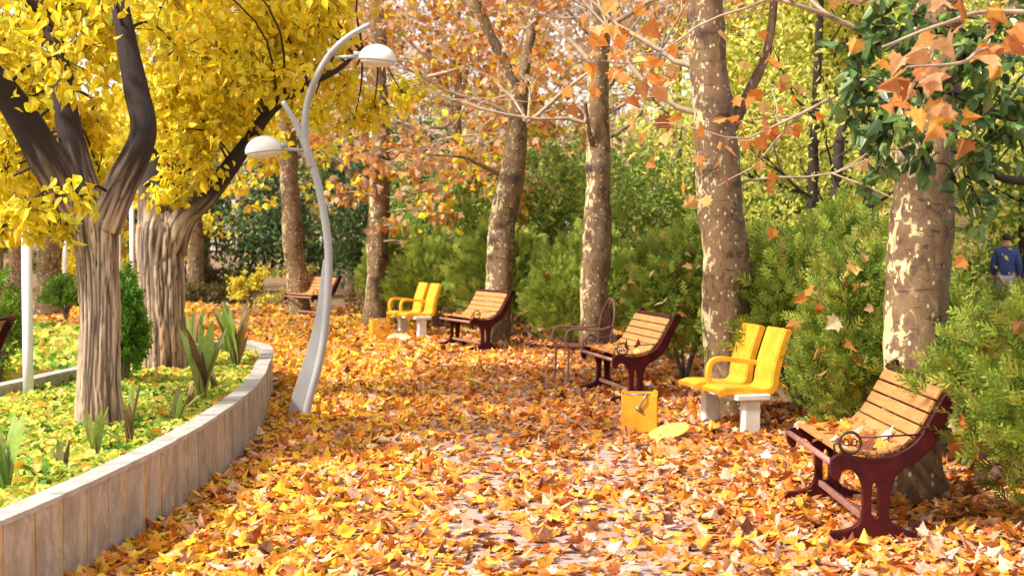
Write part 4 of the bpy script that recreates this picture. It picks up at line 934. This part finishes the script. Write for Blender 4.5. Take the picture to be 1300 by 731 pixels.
def lid(label, px, py, rot, a, b_, mat):
    p = G(px, py, .06); g = Geo(); n = 40; th = np.linspace(0, 2 * math.pi, n, endpoint=False); V = []
    for rr, z in ((0.86, .0), (.97, .003), (1, .010), (.97, .017), (.6, .022), (.2, .024)): V += [(math.cos(t) * a * rr, math.sin(t) * b_ * rr, z) for t in th]
    fl = []; tt = []
    for k in range(5):
        for j in range(n): fl += [k * n + j, k * n + (j + 1) % n, (k + 1) * n + (j + 1) % n, (k + 1) * n + j]; tt.append(4)
    fl += list(range(n))[::-1] + list(range(5 * n, 6 * n)); tt += [n, n]; g.add(V, fl, tt, smooth=True)
    o = obj('bin_lid', g, mat, loc=tuple(p)); o.rotation_euler = rot; tag(o, label, 'lid', 'loose bin lids on the leaves'); return o
lid('near yellow lid tilted on the leaves beside the near bin', 849, 549, (R(12), R(-16), R(20)), .19, .13, LID)
lid('round pale lid lying by the far yellow chairs', 506, 430, (R(22), 0, 0), .19, .17, simple('cream_plastic', (.78, .64, .30), .5))

# ---------------------------------------------------------------- pink metal armchair
r = thing('metal_armchair', 'faded pink metal armchair with arched back left of the second bench', 'armchair', (.80, 15.95, 0), R(16))
for (x, y) in ((-.25, -.23), (-.25, .23), (.24, -.2), (.24, .2)):
    g = Geo(); top = .60 if x < 0 else .44
    g.tube(smooth_path([(x * 1.08, y * 1.05, 0), (x, y, .25), (x, y, .44)], 10), .014, 8); obj('leg', g, PINK, r)
g = Geo(); g.box((0, 0, .445), (.52, .48, .02), bev=.006); obj('seat', g, simple('worn_red_seat', (.30, .09, .07), .5, 0, .3, 12), r)
for y in (-.24, .24):
    g = Geo(); g.tube(smooth_path([(-.25, y, .44), (-.29, y, .54), (-.24, y, .635), (-.10, y, .64), (.10, y, .63), (.26, y * .9, .66)], 24), .014, 8); obj('armrest', g, PINK, r)
g = Geo(); g.tube(smooth_path([(.24, -.2, .42), (.265, -.215, .62), (.30, -.2, .80), (.325, -.1, .92), (.33, 0, .96), (.325, .1, .92), (.30, .2, .80), (.265, .215, .62), (.24, .2, .42)], 40), .013, 8); obj('back_frame', g, PINK, r)
g = Geo(); loop = [(-.14, .50), (.14, .50), (.15, .66), (.12, .76), (.06, .82), (0, .84), (-.06, .82), (-.12, .76), (-.15, .66)]; v, l, t = profile([list(map(tuple, smooth_loop(loop, 50)))], .02, .004)
v2 = np.stack([.262 + v[:, 1] + (v[:, 2] - .5) * .13, v[:, 0], v[:, 2]], -1); g.add(v2, l, t); obj('back_panel', g, RED, r)
for q in ([(.27, -.205, .55), (.26, -.13, .56)], [(.27, .205, .55), (.26, .13, .56)], [(.305, 0, .84), (.33, 0, .955)]): g = Geo(); g.tube(q, .008, 6); obj('back_brace', g, PINK, r)

# ---------------------------------------------------------------- street lamp
LB = G(381, 530); LY = LB[1]
lr = thing('street_lamp', 'grey curved two armed street lamp with white domed heads rising from the path', 'street lamp', LB)
def LP(px, py): return D(px, py, LY) - LB
main = smooth_path([LP(*p) for p in [(386, 534), (396, 495), (403, 470), (411, 430), (416, 375), (417, 320), (411, 270), (401, 224), (387, 183), (377, 160), (359, 129)]], 80)
g = Geo(); g.tube(main, np.interp(np.linspace(0, 1, 80), [0, .5, .8, 1], [.037, .037, .035, .024]), 20); obj('pole', g, GALV, lr)
br_ = smooth_path([LP(*p) for p in [(395, 213), (390, 190), (387, 160), (392, 124), (405, 92), (422, 66), (444, 46), (470, 31)]], 60) + np.array([0, -.005, 0])
g = Geo(); g.tube(br_, np.interp(np.linspace(0, 1, 60), [0, .7, 1], [.034, .032, .024]), 18); obj('curved_arm', g, GALV, lr)
fin = [(388, 534), (397, 495), (404, 470), (411, 430), (416, 372), (417, 330), (411, 330), (408, 352), (403, 392), (396, 425), (386, 458), (374, 494), (365, 526), (365, 534)]
v, l, t = profile([[(LP(*p)[0], LP(*p)[2]) for p in fin]], .03, .004); g = Geo(); g.add(v, l, t); obj('fin', g, GALV, lr)
g = Geo(); g.box((0.0, 0, .006), (.34, .26, .014), bev=.003); obj('base_plate', g, GALV, lr)
def head(px, py, tilt, a0, a1, sx):
    c = LP(px, py); g = Geo()
    g.tube([LP(*a0), LP(*a1)], [.017, .017], 10); obj('bracket', g, GALV, lr)
    n = 40; th = np.linspace(0, 2 * math.pi, n, endpoint=False); rings = []
    A, B_ = .172, .128
    for k in range(9):
        ph = k / 8 * math.pi / 2 * .98; rings.append([(math.cos(t) * A * math.cos(ph) , math.sin(t) * B_ * math.cos(ph), .14 * math.sin(ph)) for t in th])
    def build(rs, mat, name, par):
        V = np.array(sum(rs, [])); ct, st = math.cos(tilt), math.sin(tilt); V = V @ np.array([[ct, 0, -st], [0, 1, 0], [st, 0, ct]]).T + c
        fl = []; tt = []
        for k in range(len(rs) - 1):
            for j in range(n): fl += [k * n + j, k * n + (j + 1) % n, (k + 1) * n + (j + 1) % n, (k + 1) * n + j]; tt.append(4)
        fl += list(range(n))[::-1] + list(range((len(rs) - 1) * n, len(rs) * n)); tt += [n, n]
        g = Geo(); g.add(V, fl, tt, smooth=True); return obj(name, g, mat, par)
    hd = build([[(x * .99, y * .99, -.012) for x, y, z in rings[0]]] + rings, SHADE, 'lamp_shade', lr)
    gl = []
    for k in range(6):
        ph = k / 5 * math.pi / 2 * .97; gl.append([(math.cos(t) * A * .93 * math.cos(ph), math.sin(t) * B_ * .93 * math.cos(ph), -.014 - .055 * math.sin(ph)) for t in th])
    build([r_[::-1] for r_ in gl], GLASS, 'lamp_glass', hd)
    cl_ = [[(sx * (A + .004) + math.cos(t) * 0 - sx * q, math.cos(t) * .026, .03 + math.sin(t) * .026) for t in th] for q in (-.045, .03)]
    build(cl_, GALV, 'socket', hd)
head(479, 76, R(-6), (424, 73), (462, 72), -1)
head(335, 192, R(7), (391, 192), (352, 188), 1)

# white poles on the left
def pole(label, px, py, Y, h, rad, z0=0.0, base=None):
    p = D(px, py, Y); r = thing('white_pole', label, 'pole', (p[0], Y, z0), group='white poles on the left')
    g = Geo(); g.tube([(0, 0, -.02), (0, 0, .5), (0, 0, h)], rad, 18); obj('shaft', g, POLE, r)
    g = Geo(); g.tube([(0, 0, -.01), (0, 0, .05)], rad * 1.25, 18); obj('collar', g, POLE, r)
    g = Geo(); g.tube([(0, 0, h), (0, 0, h + .04)], [rad * 1.1, rad * .6], 18); obj('cap', g, POLE, r)
pole('thick white pole standing in the planter left of the fissured trunk', 36, 500, 11.6, 1.62, .042, BEDZ)
pole('thin white pole between the broad trunk and the fissured trunk', 83, 370, 30, 2.6, .05)
pole('thin white pole seen between the two yellow trees', 168, 370, 32, 2.6, .05)
pole('slender white pole touching the first yellow tree trunk', 152, 370, 36, 2.7, .04)

# ---------------------------------------------------------------- canna plants
def canna(label, px, py, z0, n, h, cols, spread=.35):
    p = G(px, py, z0); r = thing('canna_plant', label, 'plant', p, group='canna plants along the planter edge')
    st = Geo(); st.tube(smooth_path([(0, 0, -.02), (.01, 0, h * .3), (0, 0.01, h * .55)], 10), np.linspace(.012, .006, 10), 6); obj('stem', st, simple('canna_stem', (.22, .24, .10), .6), r)
    for k in range(n):
        a = rng.uniform(0, 6.28); L = h * rng.uniform(.55, 1.0); w_ = L * rng.uniform(.035, .075) + .008; lean = rng.uniform(.1, spread); c = np.array(cols[rng.integers(len(cols))]) * rng.uniform(.8, 1.15)
        m_ = 11; t = np.linspace(0, 1, m_); out = np.array([math.cos(a), math.sin(a), 0]); si = np.array([-math.sin(a), math.cos(a), 0]); tw = rng.uniform(-1, 1)
        mid = out[None] * (lean * L * t ** 1.7)[:, None] + np.array([0, 0, 1])[None] * (L * (t - .25 * lean * t ** 3))[:, None] + np.array([0, 0, h * .05 * (k % 3)])
        wd = w_ * np.sin(np.pi * np.clip(t * .93 + .05, 0, 1)) ** .8; ang = tw * t * 1.3
        sd = si[None] * np.cos(ang)[:, None] + out[None] * np.sin(ang)[:, None]
        V = np.concatenate([mid - sd * wd[:, None] + out * .25 * wd[:, None], mid, mid + sd * wd[:, None] + out * .25 * wd[:, None]])
        fl = []; 
        for q in (0, 1):
            for i in range(m_ - 1): fl += [q * m_ + i, q * m_ + i + 1, (q + 1) * m_ + i + 1, (q + 1) * m_ + i]
        g = Geo(); g.add(V, fl, [4] * (2 * (m_ - 1)), 0, c, True); obj('leaf', g, GREENLEAF, r)
CG = [(.24, .38, .08), (.34, .48, .10), (.44, .44, .12)]; CP = [(.20, .12, .07), (.28, .20, .11), (.34, .32, .13), (.40, .24, .11)]
canna('green canna with pale leaf at the foot of the fissured trunk', 122, 592, BEDZ, 7, .42, CG)
canna('dark brown leaved canna right of the fissured trunk', 165, 575, BEDZ, 8, .46, CP + CG)
canna('slender tall canna leaves at the left edge of the planter', 8, 640, BEDZ, 8, .52, CG)
canna('small brown canna between the left edge and the fissured trunk', 80, 612, BEDZ, 4, .32, CP)
canna('tall green leaved canna beside the curving wall', 258, 520, BEDZ, 13, .74, CG + CP[:1])
canna('large purple leaved canna at the far bend of the wall', 300, 478, BEDZ, 18, .80, CP[1:] + CG)
canna('canna with drooping brown leaves in front of the tall green one', 240, 530, BEDZ, 6, .30, CP, .9)
canna('low mixed canna near the far end of the planter', 250, 455, BEDZ, 12, .6, CG + CP[2:])
canna('withered canna clump against the curving wall', 275, 505, BEDZ, 7, .28, CP, .9)

canna('small green canna sprouting between the tall canna and the bend', 285, 455, BEDZ, 10, .45, CG)
canna('dry leaning canna left of the withered clump', 225, 545, BEDZ, 7, .34, CP[1:] + CG, .7)
# ---------------------------------------------------------------- person
def person():
    import bmesh
    Y = 27.; base = D(1277, 360, Y); base[2] = 0
    r = thing('person', 'person in a blue jacket with pink collar walking away at the right edge', 'person', base, R(-12))
    def skin(name, verts, edges, radii, mat, par, lv=2):
        me = bpy.data.meshes.new('t'); me.from_pydata(verts, edges, []); o = bpy.data.objects.new('t', me); COL.objects.link(o)
        md = o.modifiers.new('s', 'SKIN'); md.use_smooth_shade = True; sb = o.modifiers.new('d', 'SUBSURF'); sb.levels = lv; sb.render_levels = lv
        for i, q in enumerate(radii): me.skin_vertices[0].data[i].radius = q if isinstance(q, tuple) else (q, q)
        me.skin_vertices[0].data[0].use_root = True
        dg = bpy.context.evaluated_depsgraph_get(); dg.update(); m2 = bpy.data.meshes.new_from_object(o.evaluated_get(dg)); bpy.data.objects.remove(o)
        m2.materials.clear(); m2.materials.append(mat); o2 = bpy.data.objects.new(name, m2); COL.objects.link(o2); o2.parent = par; return o2
    V = [(0, 0, .95), (0, 0, 1.15), (0, 0, 1.38), (0, .01, 1.47), (0, .02, 1.54), (0, .02, 1.66),
         (-.17, 0, 1.40), (-.23, .02, 1.14), (-.20, .14, .95), (-.19, .19, .88), (.17, 0, 1.40), (.23, -.03, 1.14), (.24, .05, .93), (.24, .09, .85),
         (-.09, 0, .90), (-.10, .10, .50), (-.10, .02, .09), (-.10, .16, .04), (.09, 0, .90), (.10, -.04, .50), (.10, -.20, .12), (.10, -.10, .04)]
    E = [(0, 1), (1, 2), (2, 3), (3, 4), (4, 5), (2, 6), (6, 7), (7, 8), (8, 9), (2, 10), (10, 11), (11, 12), (12, 13), (0, 14), (14, 15), (15, 16), (16, 17), (0, 18), (18, 19), (19, 20), (20, 21)]
    Rr = [(.14, .10), (.13, .10), (.15, .10), .06, .065, (.085, .10), .05, .042, .034, .036, .05, .042, .034, .036, .085, .06, .045, .04, .085, .06, .045, .04]
    skinm = simple('skin', (.55, .33, .23), .5)
    skin('body', V, E, Rr, skinm, r)
    k = [0, 1, 2, 3, 6, 7, 8, 10, 11, 12]; Vj = [V[i] for i in k]; Vj[0] = (0, 0, .86); Vj[3] = (0, .01, 1.47)
    skin('jacket', Vj, [(0, 1), (1, 2), (2, 3), (2, 4), (4, 5), (5, 6), (2, 7), (7, 8), (8, 9)], [(.185, .145), (.17, .135), (.185, .135), (.09, .08), .085, .068, .055, .085, .068, .055], simple('blue_jacket', (.025, .06, .22), .7, 0, .2, 8), r)
    skin('trousers', [(0, 0, .93), (-.09, 0, .88), (-.10, .10, .50), (-.10, .02, .10), (.09, 0, .88), (.10, -.04, .50), (.10, -.20, .14)], [(0, 1), (1, 2), (2, 3), (0, 4), (4, 5), (5, 6)], [(.14, .11), .10, .075, .06, .10, .075, .06], simple('grey_trousers', (.35, .34, .36), .8), r)
    skin('collar', [(-.07, .05, 1.50), (-.05, -.05, 1.51), (.05, -.05, 1.51), (.07, .05, 1.50)], [(0, 1), (1, 2), (2, 3)], [.035] * 4, simple('pink_scarf', (.60, .18, .20), .8), r)
    skin('hair', [(0, .00, 1.72), (0, -.04, 1.66), (0, -.035, 1.60)], [(0, 1), (1, 2)], [(.08, .085), (.098, .085), (.075, .06)], simple('dark_hair', (.03, .018, .013), .6), r)
person()
print('VERTS', sum(len(m.vertices) for m in bpy.data.meshes), 'OBJ', len(bpy.data.objects))
